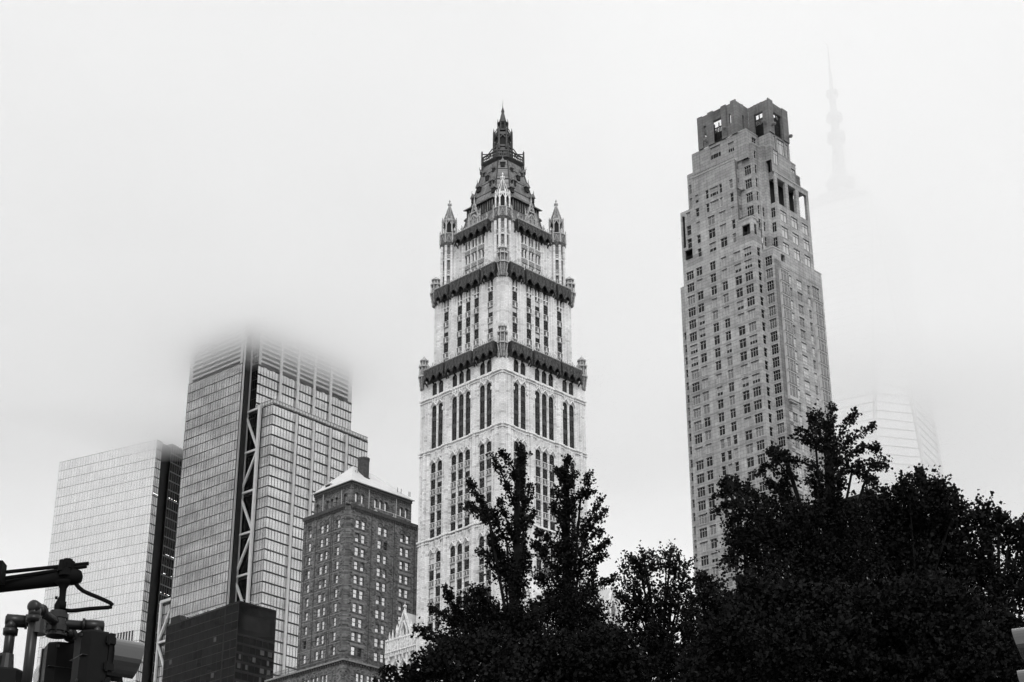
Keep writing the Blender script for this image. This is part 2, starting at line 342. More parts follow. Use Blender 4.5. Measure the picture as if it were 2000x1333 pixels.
for face in 'LR':
    wall(body, face, 0, 0, W, 0, 168.6, holes, 0.45)
    for a0, a1 in PIERS:                     # clustered piers standing proud, the middle rib prouder
        lo, hi = (0.0 if a0 == 0 else a0), (a1 if a1 < W else W)
        fbox(pier, face, 0, lo+0.12, hi-0.12, -0.01, 0.14, 0, 163.0)
        m = (lo+hi)/2; fbox(pier, face, 0, m-0.45, m+0.45, 0.13, 0.38, 0, 161.6)
        for t in (-0.95, 0.95): fbox(pier, face, 0, m+t-0.12, m+t+0.12, 0.13, 0.28, 0, 162.2)
    for grp in (BAY2a, BAY3, BAY2b):         # slim ribs between the windows of a bay
        for i in range(len(grp)-1):
            m = (grp[i][1]+grp[i+1][0])/2; fbox(pier, face, 0, m-0.14, m+0.14, -0.01, 0.13, 0, 166.4)
    for i, z in enumerate(STR):              # string course stepping over the piers, a thinner one below
        segs = [(0,3.3,.55),(3.3,7.2,.3),(7.2,9.9,.55),(9.9,16.0,.3),(16.0,18.75,.55),(18.75,22.55,.3),(22.55,W,.55)]
        for a, b, d in segs:
            fbox(orn, face, 0, a, b, 0, d, z-0.12, z+0.22); 
            if i: fbox(orn, face, 0, a, b, 0, d-0.12, z-0.75, z-0.6)
    for a, b in BAYS:                        # arches, hood moulds and gothic panels over them
        for z0, z1, arched in rows:
            if arched:
                arch_fill(orn, face, 0, a, b, z1-0.75, z1, d0=-0.12, d1=0.05)  # near edge cut off out of view, so open sky and sun reach facades
                c = (a+b)/2; w = (b-a)/2
                for s in (-1, 1):
                    orn.beam(fpt(face,0,c+s*(w+0.15),0.25,z1-0.3), fpt(face,0,c,0.3,z1+0.85), 0.16, 0.3, fpt(face,0,0,1,0))
                    for q in (0.25, 0.75): fbox(orn, face, 0, c+s*w*q-0.07, c+s*w*q+0.07, 0, 0.28, z1+0.9, z1+2.4)
        arch_fill(orn, face, 0, a, b, 159.9, 160.7, d0=-0.12, d1=0.05); arch_fill(orn, face, 0, a, b, 165.4, 166.2, d0=-0.12, d1=0.05)
        c = (a+b)/2; w = (b-a)/2
        for s in (-1, 1):
            orn.beam(fpt(face,0,c+s*(w+0.1),0.25,160.5), fpt(face,0,c,0.3,161.5), 0.16, 0.3, fpt(face,0,0,1,0))
            fbox(orn, face, 0, c+s*w*0.5-0.08, c+s*w*0.5+0.08, 0, 0.26, 161.4, 162.4)
    for a in (3.15, 7.3, 9.75, 16.13, 18.6, 22.68): fbox(orn, face, 0, a-0.14, a+0.14, 0.05, 0.4, 158.6, 159.4)   # little corbel heads
body.box(0.46, W, 0.46, W, 0, 0.1); body.box(0, W, 0, W, 168.5, 168.6)
body.quad((W,0,0),(W,W,0),(W,W,168.6),(W,0,168.6)); body.quad((0,W,0),(W,W,0),(W,W,168.6),(0,W,168.6))
core = MB(); core.box(0.9, W-0.5, 0.9, W-0.5, 0, 168)
body.build('shaft', M['terracotta'], gt); pier.build('piers', M['terracotta'], gt)['kind'] = 'stuff'
orn.build('gothic_ornament', M['terra_trim'], gt)['kind'] = 'stuff'; core.build('dark_interior', M['recess'], gt)

nwin = 0
random.seed(3)
for face in 'LR':
    for a, b in BAYS:
        for z0, z1, arched in rows:
            if z0 < 92: continue
            r = random.random()
            if r < 0.78: add_window(gt, face, 0, a+0.02, b-0.02, z0, z1, 'frame_dark', ('glass_dark',), None, 1, True, 0.1)
            elif r < 0.96: add_window(gt, face, 0, a+0.02, b-0.02, z0, z1, 'frame_dark', ('glass_dark','blind'), 0.62, 1, True, 0.12)
            else: add_window(gt, face, 0, a+0.02, b-0.02, z0, z1, 'frame_dark', ('blind',), None, 1, True, 0.1)
        add_window(gt, face, 0, a+0.02, b-0.02, 163.2, 166.2, 'frame_dark', ('glass_dark',), None, 2, False, 0.1)
        for k, (z0, z1) in enumerate(((150.3,153.3),(154.1,157.0),(157.9,160.7))):      # three storeys of dark windows set in one tall slot
            add_window(gt, face, 0, a+0.02, b-0.02, z0, z1, 'frame_dark', ('glass_dark',), None, 2, True, 0.1)
        for z in (153.3, 157.0): fr = MB(); fbox(fr, face, 0, a+0.02, b-0.02, -0.2, -0.06, z+0.01, z+0.87+0.02); fr.build('metal_spandrel', M['lantern'], gt)
_sp = {}
for face in 'LR':                            # ornate panels under the windows, with a pale ledge
    for a, b in BAYS:
        for z0, z1, arched in rows:
            if z0 < 92: continue
            key = (face, round(b-a, 2))
            if key not in _sp:
                mb = MB(); fbox(mb, face, 0, 0, b-a, 0.02, 0.12, -1.28, -0.1, 0); fbox(mb, face, 0, 0, b-a, 0.0, 0.17, -0.1, 0.0, 1)
                n_ = 4
                for i in range(n_): fbox(mb, face, 0, (b-a)*(i+0.35)/n_, (b-a)*(i+0.65)/n_, 0.12, 0.19, -1.1, -0.3, 1 if i % 2 else 0)
                fbox(mb, face, 0, 0, b-a, 0.0, 0.24, -1.4, -1.3, 1)
                _sp[key] = mb.mesh('spandrel', [M['spandrel'], M['terra_trim']])
            place('spandrel', _sp[key], gt, fpt(face, 0, a, 0, z0))

def canopy(face, plane, a0, a1, z0, z1, teeth, out=1.5, name='copper_canopy'):
    """a dark hanging canopy: solid band above, pointed drops below, fretted crest on top"""
    mb = MB(); n = teeth; w = (a1-a0)/n
    fbox(mb, face, plane, a0, a1, out-0.35, out, z0+1.6, z1); fbox(mb, face, plane, a0+0.1, a1-0.1, 0.01, 0.3, z0+0.5, z1-0.3)  # second box: dark plate added behind the arches, standing in for shade
    fbox(mb, face, plane, a0, a1, 0, out-0.35, z1-0.25, z1)
    for s in (a0, a1-0.3): fbox(mb, face, plane, s, s+0.3, 0, out-0.36, z0+1.2, z1-0.26)
    for i in range(n):
        c = a0+w*(i+0.5)
        for sg in (-1, 1):                   # half arches opening between the drops
            pts = []
            for q in range(4):
                t = q/3; pts.append((c+sg*w/2*(1-0.9*t), z0+0.15+1.5*math.sin(t*1.45)))
            for (xa, za), (xb, zb) in zip(pts, pts[1:]):
                P = lambda a, d, z: fpt(face, plane, a, d, z)
                mb.quad(P(xa,out,za), P(xb,out,zb), P(xb,out,z0+1.7), P(xa,out,z0+1.7)); mb.quad(P(xa,out,za), P(xb,out,zb), P(xb,out-0.4,zb+0.1), P(xa,out-0.4,za+0.1))
        for e in (a0+w*i, a0+w*(i+1)):       # drops with knobs, raking back to the wall
            p = Vector(fpt(face, plane, e, out-0.15, z0+0.55)); 
            mb.rings([[p+Vector((dx,dy,0)) for dx,dy in ((-.22,-.22),(.22,-.22),(.22,.22),(-.22,.22))], [p+Vector((dx,dy,-.55)) for dx,dy in ((-.06,-.06),(.06,-.06),(.06,.06),(-.06,.06))]])
            mb.beam(fpt(face, plane, e, 0.05, z0+0.1), fpt(face, plane, e, out-0.2, z0+1.0), 0.2, 0.4, (0,0,1))
        for q in (-0.25, 0.25): fbox(mb, face, plane, c+q*w-0.06, c+q*w+0.06, out, out+0.1, z0+1.1, z1-0.3, 1)
        mb.beam(fpt(face, plane, c-w*0.45, out+0.04, z0+1.1), fpt(face, plane, c, out+0.04, z1-0.5), 0.12, 0.12, fpt(face,0,0,1,0), 1)
        mb.beam(fpt(face, plane, c+w*0.45, out+0.04, z0+1.1), fpt(face, plane, c, out+0.04, z1-0.5), 0.12, 0.12, fpt(face,0,0,1,0), 1)
    fbox(mb, face, plane, a0, a1, out, out+0.07, z1-0.3, z1-0.12, 1); mb.build(name, [M['canopy'], M['canopy_line']], gt)
    cr = MB(); m = max(3, int((a1-a0)/0.55))
    fbox(cr, face, plane, a0, a1, out-0.3, out+0.05, z1, z1+0.16)
    for i in range(m+1):
        a = a0+(a1-a0)*i/m; h = 0.75 if i % 3 == 0 else 0.42
        fbox(cr, face, plane, a-0.07, a+0.07, out-0.2, out-0.06, z1+0.16, z1+0.16+h)
        if h > 0.5: p = Vector(fpt(face, plane, a, out-0.13, z1+h+0.16)); cr.frustum(p.x, p.y, p.z, p.z+0.35, 0.13, 0.02, 5)
    cr.build('canopy_crest', M['terra_grey'], gt)
for face in 'LR':
    for a0, a1, n in ((1.5,7.9,3),(8.6,17.0,4),(17.6,24.0,3)): canopy(face, 0, a0, a1, 165.9, 169.5, n, 1.35)

# upper shaft, stepped back
S1 = 2.0; U0, U1 = S1, W-S1
ub = MB(); uo = MB()
UB = ((5.1,6.65),(9.6,11.1),(12.35,13.85),(15.1,16.6),(19.55,21.1))
urows = [(184.35-3.96*k-2.6, 184.35-3.96*k-0.1) for k in range(0,4)]
uh = [(a, b, z0, z1) for a, b in UB for z0, z1 in urows] + [(a, b, 185.4, 188.3) for a, b in UB] + [(a, b, 184.35, 185.2) for a, b in UB]
for face in 'LR':
    wall(ub, face, S1, U0, U1, 168.6, 190.2, uh, 0.5)
    for a0, a1 in ((U0,4.6),(7.2,9.1),(17.1,19.0),(21.6,U1)):
        fbox(uo, face, S1, a0+0.1, a1-0.1, 0, 0.22, 168.6, 189); m = (a0+a1)/2; fbox(uo, face, S1, m-0.28, m+0.28, 0.21, 0.4, 168.6, 188)
    for m in (11.71, 14.49): fbox(uo, face, S1, m-0.28, m+0.28, 0, 0.1, 168.6, 188.9)
    for m in (11.71, 14.49): fbox(uo, face, S1, m-0.1, m+0.1, 0.1, 0.2, 168.6, 189.2)
ub.quad((U1,U0,168.6),(U1,U1,168.6),(U1,U1,190.2),(U1,U0,190.2)); ub.quad((U0,U1,168.6),(U1,U1,168.6),(U1,U1,190.2),(U0,U1,190.2)); ub.box(U0,U1,U0,U1,190.1,190.2)
ub.build('upper_shaft', M['terracotta'], gt); uo.build('upper_piers', M['terracotta'], gt)['kind'] = 'stuff'
core = MB(); core.box(U0+0.8, U1-0.5, U0+0.8, U1-0.5, 168.6, 190); core.build('dark_interior', M['recess'], gt)
for face in 'LR':
    for a, b in UB:
        for z0, z1 in urows:
            add_window(gt, face, S1, a+0.02, b-0.02, z0, z1, 'frame_dark', *((('glass_dark','blind'), 0.5) if random.random() < 0.18 else (('glass_dark',), None)), 1, True, 0.1)
            key = ('u', face, round(b-a, 2))
            if key not in _sp:
                mb = MB(); fbox(mb, face, 0, 0, b-a, -0.2, 0.1, -1.3, -0.08, 0); fbox(mb, face, 0, 0, b-a, -0.1, 0.2, -0.08, 0.0, 1); fbox(mb, face, 0, 0, b-a, -0.1, 0.2, -1.38, -1.3, 1)
                for i in range(3): fbox(mb, face, 0, (b-a)*(i+0.25)/3, (b-a)*(i+0.75)/3, 0.1, 0.2, -1.3, -0.3, i % 2)
                _sp[key] = mb.mesh('spandrel', [M['spandrel'], M['terra_trim']])
            place('spandrel', _sp[key], gt, fpt(face, S1, a, 0, z0))
        lm = MB(); c = (a+b)/2                 # paired lancets under the canopy
        fbox(lm, face, S1, c-0.12, c+0.12, -0.4, 0.12, 184.3, 188.3); arch_fill(lm, face, S1, a, c-0.12, 187.5, 188.3, True, d0=-0.12, d1=0.05); arch_fill(lm, face, S1, c+0.12, b, 187.5, 188.3, True, d0=-0.12, d1=0.05)
        fbox(lm, face, S1, a, b, -0.3, 0.15, 185.2, 185.4)
        lm.build('lancet_tracery', M['terra_trim'], gt)
        g_ = MB(); g_.quad(fpt(face,S1,a,-0.45,184.3), fpt(face,S1,b,-0.45,184.3), fpt(face,S1,b,-0.45,188.3), fpt(face,S1,a,-0.45,188.3)); g_.build('window', M['glass_dark'], gt)
    for a0, a1, n in ((3.2,7.6,2),(8.3,17.9,4),(18.6,23.0,2)): canopy(face, S1, a0, a1, 186.6, 190.4, n, 1.35)

def corner_pinnacle(x, y, z, h, r=1.0):
    p = MB()
    p.frustum(x, y, z-3.4, z, r*0.6, r*1.0, 8, 0.39, 1); p.frustum(x, y, z, z+h*0.45, r*0.78, r*0.74, 8, 0.39, 1); p.frustum(x, y, z+h*0.45, z+h*0.52, r*1.12, r*1.12, 8, 0.39, 0)
    p.frustum(x, y, z+h*0.52, z+h*0.74, r*0.7, r*0.7, 8, 0.39, 1); p.frustum(x, y, z+h*0.74, z+h*0.8, r*0.92, r*0.92, 8, 0.39, 0); p.frustum(x, y, z+h*0.8, z+h, r*0.72, r*0.08, 8, 0.39, 0)
    p.frustum(x, y, z-0.25, z+0.1, r*1.2, r*1.2, 8, 0.39, 0)
    for i in range(8):
        a = i*math.pi/4+0.39; c, s_ = math.cos(a), math.sin(a)
        p.tube([(x+r*0.6*c, y+r*0.6*s_, z-3.3), (x+r*1.04*c, y+r*1.04*s_, z-0.3)], 0.1, 4, 0)
        p.frustum(x+r*0.98*c, y+r*0.98*s_, z, z+h*0.5, 0.13, 0.11, 4, 0, 0); p.frustum(x+r*0.98*c, y+r*0.98*s_, z+h*0.5, z+h*0.64, 0.14, 0.01, 4, 0, 0)
        p.frustum(x+r*0.75*c, y+r*0.75*s_, z+h*0.52, z+h*0.76, 0.08, 0.08, 4, 0, 0)
        for q in (1.0, 2.0, 3.0): rr = r*(1.0-0.4*q/3.4)+0.05; p.frustum(x+rr*c, y+rr*s_, z-q-0.25, z-q+0.05, 0.05, 0.2, 5, 0, 0)
    p.build('corner_pinnacle', [M['terra_grey'], M['spandrel']], gt)
for x, y in ((0.4,0.4),(W-0.4,0.4),(0.4,W-0.4)): corner_pinnacle(x, y, 169.0, 5.2, 1.15)
for x, y in ((U0+0.1,U0+0.1),(U1-0.1,U0+0.1),(U0+0.1,U1-0.1)): corner_pinnacle(x, y, 190.2, 4.6, 1.25)

# top shaft with its four octagonal corner turrets
S2 = 3.9; T0, T1 = S2, W-S2
tb = MB(); TBAY = ((10.0,11.75),(12.22,13.97),(14.45,16.2))
trow = ((191.0,193.6),(195.2,197.5),(198.9,201.5))
for face in 'LR':
    wall(tb, face, S2, T0, T1, 190.2, 203.4, [(a, b, z0, z1) for a, b in TBAY for z0, z1 in trow], 0.4)
    for m in (8.2, 9.2, 17.0, 18.0): fbox(tb, face, S2, m-0.2, m+0.2, 0, 0.2, 190.2, 201.6)
    for m in (11.98, 14.21): fbox(tb, face, S2, m-0.12, m+0.12, 0, 0.25, 190.2, 202)
tb.quad((T1,T0,190.2),(T1,T1,190.2),(T1,T1,203.4),(T1,T0,203.4)); tb.quad((T0,T1,190.2),(T1,T1,190.2),(T1,T1,203.4),(T0,T1,203.4)); tb.box(T0,T1,T0,T1,203.3,203.4)
tb.build('top_shaft', M['terracotta'], gt)
for face in 'LR':
    for a, b in TBAY:
        c = (a+b)/2
        for k, (z0, z1) in enumerate(trow):
            o_ = MB(); fbox(o_, face, S2, c-0.13, c+0.13, -0.35, 0.08, z0, z1)
            if k == 2:
                for e0, e1 in ((a, c-0.13),(c+0.13, b)): arch_fill(o_, face, S2, e0, e1, z1-0.8, z1, True, d0=-0.3, d1=0.04)
            o_.build('mullion', M['terra_trim'], gt)
            g_ = MB(); g_.quad(fpt(face,S2,a,-0.38,z0), fpt(face,S2,b,-0.38,z0), fpt(face,S2,b,-0.38,z1), fpt(face,S2,a,-0.38,z1)); g_.build('window', M['glass_dark'], gt)
            s_ = MB(); fbox(s_, face, S2, a, b, 0, 0.14, z0-1.35, z0-0.12, 0); fbox(s_, face, S2, a, b, 0, 0.3, z0-0.12, z0+0.04, 1)
            for q in range(4):
                e = a+(b-a)*(q+0.5)/4
                for zz in (0.35, 0.7, 1.05): s_.beam(fpt(face,S2,e-0.18,0.2,z0-zz+0.12), fpt(face,S2,e,0.2,z0-zz), 0.08, 0.12, fpt(face,0,0,1,0), 1); s_.beam(fpt(face,S2,e+0.18,0.2,z0-zz+0.12), fpt(face,S2,e,0.2,z0-zz), 0.08, 0.12, fpt(face,0,0,1,0), 1)
            s_.build('spandrel', [M['spandrel'], M['terra_trim']], gt)
    canopy(face, S2, 7.6, 18.6, 200.9, 204.0, 5, 1.3)
def octo(r, x, y, z, n=8): return [(x+r*math.cos(math.pi/8+i*math.pi/4), y+r*math.sin(math.pi/8+i*math.pi/4), z) for i in range(n)]
def turret(x, y):
    t = MB(); r = 1.75                        # piers at the eight angles, dark slots between them
    t.rings([octo(r-0.35, x, y, 190.2), octo(r-0.35, x, y, 202)], 1)
    for i in range(8):
        a = math.pi/8+i*math.pi/4; cx, cy = x+r*math.cos(a), y+r*math.sin(a); t.frustum(cx, cy, 190.2, 202.2, 0.36, 0.34, 6, a, 0)
        for z in (194.6, 198.7):              # chevrons across the slots
            am = a+math.pi/8; mx_, my_ = x+(r*0.93)*math.cos(am), y+(r*0.93)*math.sin(am); tx, ty = -math.sin(am), math.cos(am)
            for q in range(3):
                for s in (-1, 1): t.beam((mx_+s*tx*0.36, my_+s*ty*0.36, z+0.45*q+0.2), (mx_, my_, z+0.45*q), 0.12, 0.2, (math.cos(am), math.sin(am), 0), 0)
            t.beam((mx_-tx*0.4, my_-ty*0.4, z-0.2), (mx_+tx*0.4, my_+ty*0.4, z-0.2), 0.14, 0.3, (0,0,1), 0)
    t.build('turret_shaft', [M['terracotta'], M['spandrel']], tr)
    c = MB(); c.rings([octo(1.5, x, y, 202.0), octo(2.2, x, y, 203.0), octo(2.25, x, y, 205.2), octo(2.05, x, y, 205.3)], 1)
    for i in range(8):
        a = math.pi/8+i*math.pi/4; cx, cy = x+2.27*math.cos(a), y+2.27*math.sin(a); c.frustum(cx, cy, 202.8, 205.9, 0.2, 0.17, 5, a, 0); c.frustum(cx, cy, 205.9, 206.4, 0.17, 0.01, 5, a, 0)
        am = a+math.pi/8; mx_, my_ = x+2.13*math.cos(am), y+2.13*math.sin(am); tx, ty = -math.sin(am), math.cos(am)
        for s in (-1, 1): c.beam((mx_+s*tx*0.6, my_+s*ty*0.6, 203.2), (mx_, my_, 204.9), 0.07, 0.1, (math.cos(am), math.sin(am), 0), 0)
        c.beam((mx_-tx*0.75, my_-ty*0.75, 205.25), (mx_+tx*0.75, my_+ty*0.75, 205.25), 0.2, 0.2, (math.cos(am), math.sin(am), 0), 0)
    c.build('turret_collar', [M['terra_grey'], M['spandrel']], tr)
    l = MB(); l.rings([octo(1.3, x, y, 205.3), octo(1.3, x, y, 209.2)], 1)
    for i in range(8):
        a = math.pi/8+i*math.pi/4; cx, cy = x+1.75*math.cos(a), y+1.75*math.sin(a); l.frustum(cx, cy, 205.3, 209.6, 0.2, 0.17, 6, a, 0); l.frustum(cx, cy, 209.6, 210.3, 0.2, 0.02, 6, a, 0)
        am = a+math.pi/8; mx_, my_ = x+1.62*math.cos(am), y+1.62*math.sin(am); tx, ty = -math.sin(am), math.cos(am)
        for s in (-1, 1): l.beam((mx_+s*tx*0.52, my_+s*ty*0.52, 208.0), (mx_, my_, 209.1), 0.15, 0.2, (math.cos(am), math.sin(am), 0), 0)
    l.rings([octo(1.85, x, y, 208.95), octo(1.95, x, y, 209.4), octo(1.7, x, y, 209.6)], 0)
    l.build('turret_lantern', [M['terra_grey'] if x+y > 12 else M['terra_trim'], M['recess']], tr)
    s = MB(); s.rings([octo(1.45, x, y, 209.5), octo(0.22, x, y, 213.4)], 1)
    for i in range(8):
        a = math.pi/8+i*math.pi/4; s.tube([(x+1.5*math.cos(a), y+1.5*math.sin(a), 209.5), (x+0.25*math.cos(a), y+0.25*math.sin(a), 213.5)], 0.065, 5, 0)
    s.frustum(x, y, 213.3, 214.9, 0.2, 0.12, 6, 0, 0); s.box(x-0.6, x+0.6, y-0.1, y+0.1, 213.95, 214.2, 0); s.box(x-0.1, x+0.1, y-0.6, y+0.6, 213.95, 214.2, 0); s.frustum(x, y, 214.9, 215.5, 0.26, 0.02, 6, 0, 0)
    s.build('turret_spire', [M['terra_grey'] if x+y > 12 else M['terra_trim'], M['spandrel']], tr)
TC = 4.15
for x, y in ((TC,TC),(W-TC,TC),(TC,W-TC),(W-TC,W-TC)):
    tr = place('corner_turret', None, gt)
    turret(x, y)

# copper roof: steep pyramid with cut corners
cx_ = cy_ = W/2
def ring8(d, f, z):
    """cut-corner square: d = distance of the corner facets, f = their width"""
    out = []
    for k in range(4):
        a = math.pi/4+k*math.pi/2; c = Vector((cx_+d*math.cos(a), cy_+d*math.sin(a), z)); t = Vector((-math.sin(a), math.cos(a), 0))*f/2
        out += [c-t, c+t]
    return out
prof = ((203.4,9.9,4.6),(208.9,8.5,4.0),(214.4,7.0,3.3),(221.0,5.2,2.6),(224.0,4.4,2.2))
rb = MB(); rb.rings([ring8(d, f, z) for z, d, f in prof]); roof = rb.build('copper_roof', M['copper_roof'], gt)
rs = MB()
for i in range(8): rs.tube([ring8(d, f, z)[i] for z, d, f in prof], 0.16, 5)
for z, d, f in ((208.9,8.5,4.0),(211.7,7.75,3.65),(214.4,7.0,3.3),(217.7,6.1,2.95),(221.0,5.2,2.6)):
    r8 = ring8(d+0.04, f, z)
    for i in range(8): rs.tube([r8[i], r8[(i+1)%8]], 0.09, 4)
rs.build('roof_ribs', M['lantern'], roof)
def slope_d(z):
    for (z0,d0,f0),(z1,d1,f1) in zip(prof, prof[1:]):
        if z0 <= z <= z1: t = (z-z0)/(z1-z0); return d0+(d1-d0)*t, f0+(f1-f0)*t
def side_dist(z):
    d, f = slope_d(z); return (d-f/2)/math.sqrt(2)+f/math.sqrt(2) if False else (d+f/2)/math.sqrt(2)
def dormer(side, a, z, s=1.0, facet=False):
    """side k: outward direction; a = offset along the side"""
    ang = (math.pi/4 if facet else 0)+side*math.pi/2
    dist = slope_d(z)[0] if facet else side_dist(z)
    n = Vector((math.cos(ang), math.sin(ang), 0)); t = Vector((-n.y, n.x, 0)); c = Vector((cx_, cy_, z))+n*(dist-0.4)+t*a
    m = MB(); w, h, dp = 0.55*s, 1.3*s, 1.3*s
    P = lambda x, y, zz: c+t*x+n*y+Vector((0,0,zz))
    m.rings([[P(-w,0,0),P(w,0,0),P(w,h*0.6,0.0),P(-w,h*0.6,0)],[P(-w,-dp*0.6,h),P(w,-dp*0.6,h),P(w,h*0.6,h),P(-w,h*0.6,h)]], 1)
    m.rings([[P(-w*1.4,h*0.75,h*0.95),P(0,h*0.8,h*1.9),P(w*1.4,h*0.75,h*0.95)],[P(-w*1.4,-dp,h*0.95),P(0,-dp*1.2,h*1.9),P(w*1.4,-dp,h*0.95)]], 0)
    m.frustum(*P(0,h*0.8,0).xy, z+h*1.8, z+h*2.5, 0.1, 0.03, 5, 0, 0)
    m.box(*sorted((P(-w*.6,h*.62,0).x,P(w*.6,h*.62,0).x)) if False else (c.x-0.01, c.x+0.01), c.y-0.01, c.y+0.01, z, z+0.02, 1)
    m.build('dormer', [M['copper_roof'], M['recess']], roof)
for side in range(4):
    for a in (-3.4, 3.4): dormer(side, a, 213.4, 0.95)
    for a in (-2.2, 2.2): dormer(side, a, 216.0, 1.0)
    dormer(side, 0, 218.6, 0.9); dormer(side, -1.6, 220.6, 0.7); dormer(side, 1.6, 220.6, 0.7)
    dormer(side, 0, 221.6, 0.9, True)
    ang = side*math.pi/2; n = Vector((math.cos(ang), math.sin(ang), 0)); t = Vector((-n.y, n.x, 0))
    g_ = MB(); P = lambda x, y, z: Vector((cx_, cy_, z))+t*x+n*y        # gallery dormer under its eave
    hw = 4.2
    g_.rings([[P(-hw,6.2,208.2),P(hw,6.2,208.2),P(hw,7.6,208.2),P(-hw,7.6,208.2)],[P(-hw,5.2,211.0),P(hw,5.2,211.0),P(hw,7.6,211.0),P(-hw,7.6,211.0)]], 1)
    g_.rings([[P(-hw-.7,4.6,212.2),P(hw+.7,4.6,212.2),P(hw+.7,8.3,210.9),P(-hw-.7,8.3,210.9)],[P(-hw-.7,4.6,212.5),P(hw+.7,4.6,212.5),P(hw+.7,8.3,211.2),P(-hw-.7,8.3,211.2)]], 0)
    for i in range(12):
        x = -hw+2*hw*i/11; g_.beam(P(x,7.65,208.2), P(x,7.65,211.0), 0.22, 0.2, n, 0)
    g_.build('gallery_dormer', [M['copper_roof'], M['recess']], roof)
    # the white gable with its pinnacles at the middle of the parapet, and smaller ones beside it
    w_ = MB(); D0 = W/2-S2+0.2
    for x, h, r in ((-1.9,4.2,.24),(1.9,4.2,.24),(-4.2,2.3,.22),(4.2,2.3,.22),(-6.3,1.6,.3),(6.3,1.6,.3)):
        q = P(x,D0,204.0); w_.frustum(q.x,q.y,203.6,204.0+h*0.6,r,r*0.9,6); w_.frustum(q.x,q.y,204.0+h*0.6,204.15+h*0.6,r*1.5,r*1.5,6); w_.frustum(q.x,q.y,204.15+h*0.6,204.0+h*1.1,r*0.8,0.04,6)
    for sgn in (-1, 1):
        w_.beam(P(sgn*1.7,D0,206.2), P(0,D0,210.6), 0.26, 0.4, n); w_.beam(P(sgn*0.65,D0,203.6), P(sgn*0.65,D0,207.0), 0.14, 0.3, n); w_.beam(P(sgn*0.8,D0,208.0), P(0,D0,209.4), 0.14, 0.3, n); w_.beam(P(sgn*1.3,D0,203.6), P(sgn*1.3,D0,207.2), 0.3, 0.5, n); w_.beam(P(sgn*1.3,D0,206.2), P(0,D0,207.6), 0.3, 0.5, n)
        for q in range(4): qq = P(sgn*(1.6-q*0.38), D0, 206.8+q*1.0); w_.frustum(qq.x, qq.y, qq.z, qq.z+0.4, 0.2, 0.05, 5)
    w_.beam(P(0,D0,203.6), P(0,D0,207.4), 0.2, 0.4, n); w_.beam(P(-1.3,D0,208.2), P(1.3,D0,208.2), 0.25, 0.5, n); q = P(0,D0,211); w_.frustum(q.x,q.y,210.6,212.6,0.22,0.03,6)
    w_.beam(P(-2.2,D0,206.0), P(2.2,D0,206.0), 0.16, 0.3, n); w_.beam(P(-6.4,D0,203.8), P(6.4,D0,203.8), 0.3, 0.4, n); w_.build('parapet_gable', M['terra_grey'], gt)
    p_ = MB()
    for x in (-9.0, 9.0):
        q = P(x*0.78, D0, 204); p_.frustum(q.x, q.y, 203.4, 205.6, 0.45, 0.42, 8); p_.frustum(q.x, q.y, 205.6, 205.9, 0.6, 0.6, 8); p_.frustum(q.x, q.y, 205.9, 206.7, 0.45, 0.1, 8)
    p_.build('parapet_post', M['spandrel'], gt)

# the dark crown: balcony, flying braces, lantern, upper lantern, spire
bal = MB()
ra, rb_ = ring8(5.0, 2.6, 0), ring8(4.3, 2.3, 0)
bal.rings([[Vector((p.x,p.y,223.6)) for p in rb_], [Vector((p.x,p.y,224.5)) for p in ra], [Vector((p.x,p.y,224.8)) for p in ra]])
for i in range(8):
    p, q = Vector((ra[i].x, ra[i].y, 0)), Vector((ra[(i+1)%8].x, ra[(i+1)%8].y, 0)); nn = max(3, int((q-p).length/0.5)); Z = lambda v, z: Vector((v.x, v.y, z))
    bal.beam(Z(p,226.2), Z(q,226.2), 0.3, 0.22, (0,0,1)); bal.beam(Z(p,225.4), Z(q,225.4), 0.16, 0.2, (0,0,1))
    for k in range(nn+1):
        e = p.lerp(q, k/nn); bal.beam(Z(e,224.7), Z(e,226.2), 0.14, 0.16, (q-p)); 
    bal.frustum(p.x, p.y, 224.2, 227.6, 0.24, 0.2, 6); bal.frustum(p.x, p.y, 227.6, 228.2, 0.26, 0.04, 6)
    c = Vector((cx_, cy_, 0)); mid = p.lerp(c, 0.3); inn = p.lerp(c, 0.5)
    bal.tube([Z(p,227.2), Z(mid,227.5), Z(inn,229.2)], 0.15, 5); bal.tube([Z(p,226.4), Z(inn,227.3)], 0.1, 5)
bal.build('spire_balcony', M['lantern'], gt)
lt = MB(); O = lambda r, z: octo(r, cx_, cy_, z)
lt.rings([O(2.15,224.8), O(2.1,229.0), O(1.95,233.4)], 1)
for i in range(8):
    a = math.pi/8+i*math.pi/4; x, y = cx_+2.35*math.cos(a), cy_+2.35*math.sin(a)
    lt.frustum(x, y, 224.8, 233.6, 0.34, 0.24, 6, a, 0); lt.frustum(x, y, 233.6, 234.9, 0.22, 0.02, 5, a, 0)
    x2, y2 = cx_+1.5*math.cos(a), cy_+1.5*math.sin(a); lt.tube([(x, y, 232.6), ((x+x2)/2, (y+y2)/2, 234.0), (x2, y2, 234.9)], 0.12, 5, 0)
    am = a+math.pi/8; mx_, my_ = cx_+2.12*math.cos(am), cy_+2.12*math.sin(am); tx, ty = -math.sin(am), math.cos(am); nn = (math.cos(am), math.sin(am), 0)
    for zb in (227.9, 232.3):
        for s in (-1, 1): lt.beam((mx_+s*tx*0.62, my_+s*ty*0.62, zb-0.7), (mx_, my_, zb+0.2), 0.22, 0.3, nn, 2 if zb < 230 else 0)
        lt.beam((mx_-tx*0.75, my_-ty*0.75, zb+0.5), (mx_+tx*0.75, my_+ty*0.75, zb+0.5), 0.7, 0.3, nn, 0)
    lt.beam((mx_-tx*0.62, my_-ty*0.62, 229.3), (mx_+tx*0.62, my_+ty*0.62, 229.3), 0.5, 0.35, nn, 0)
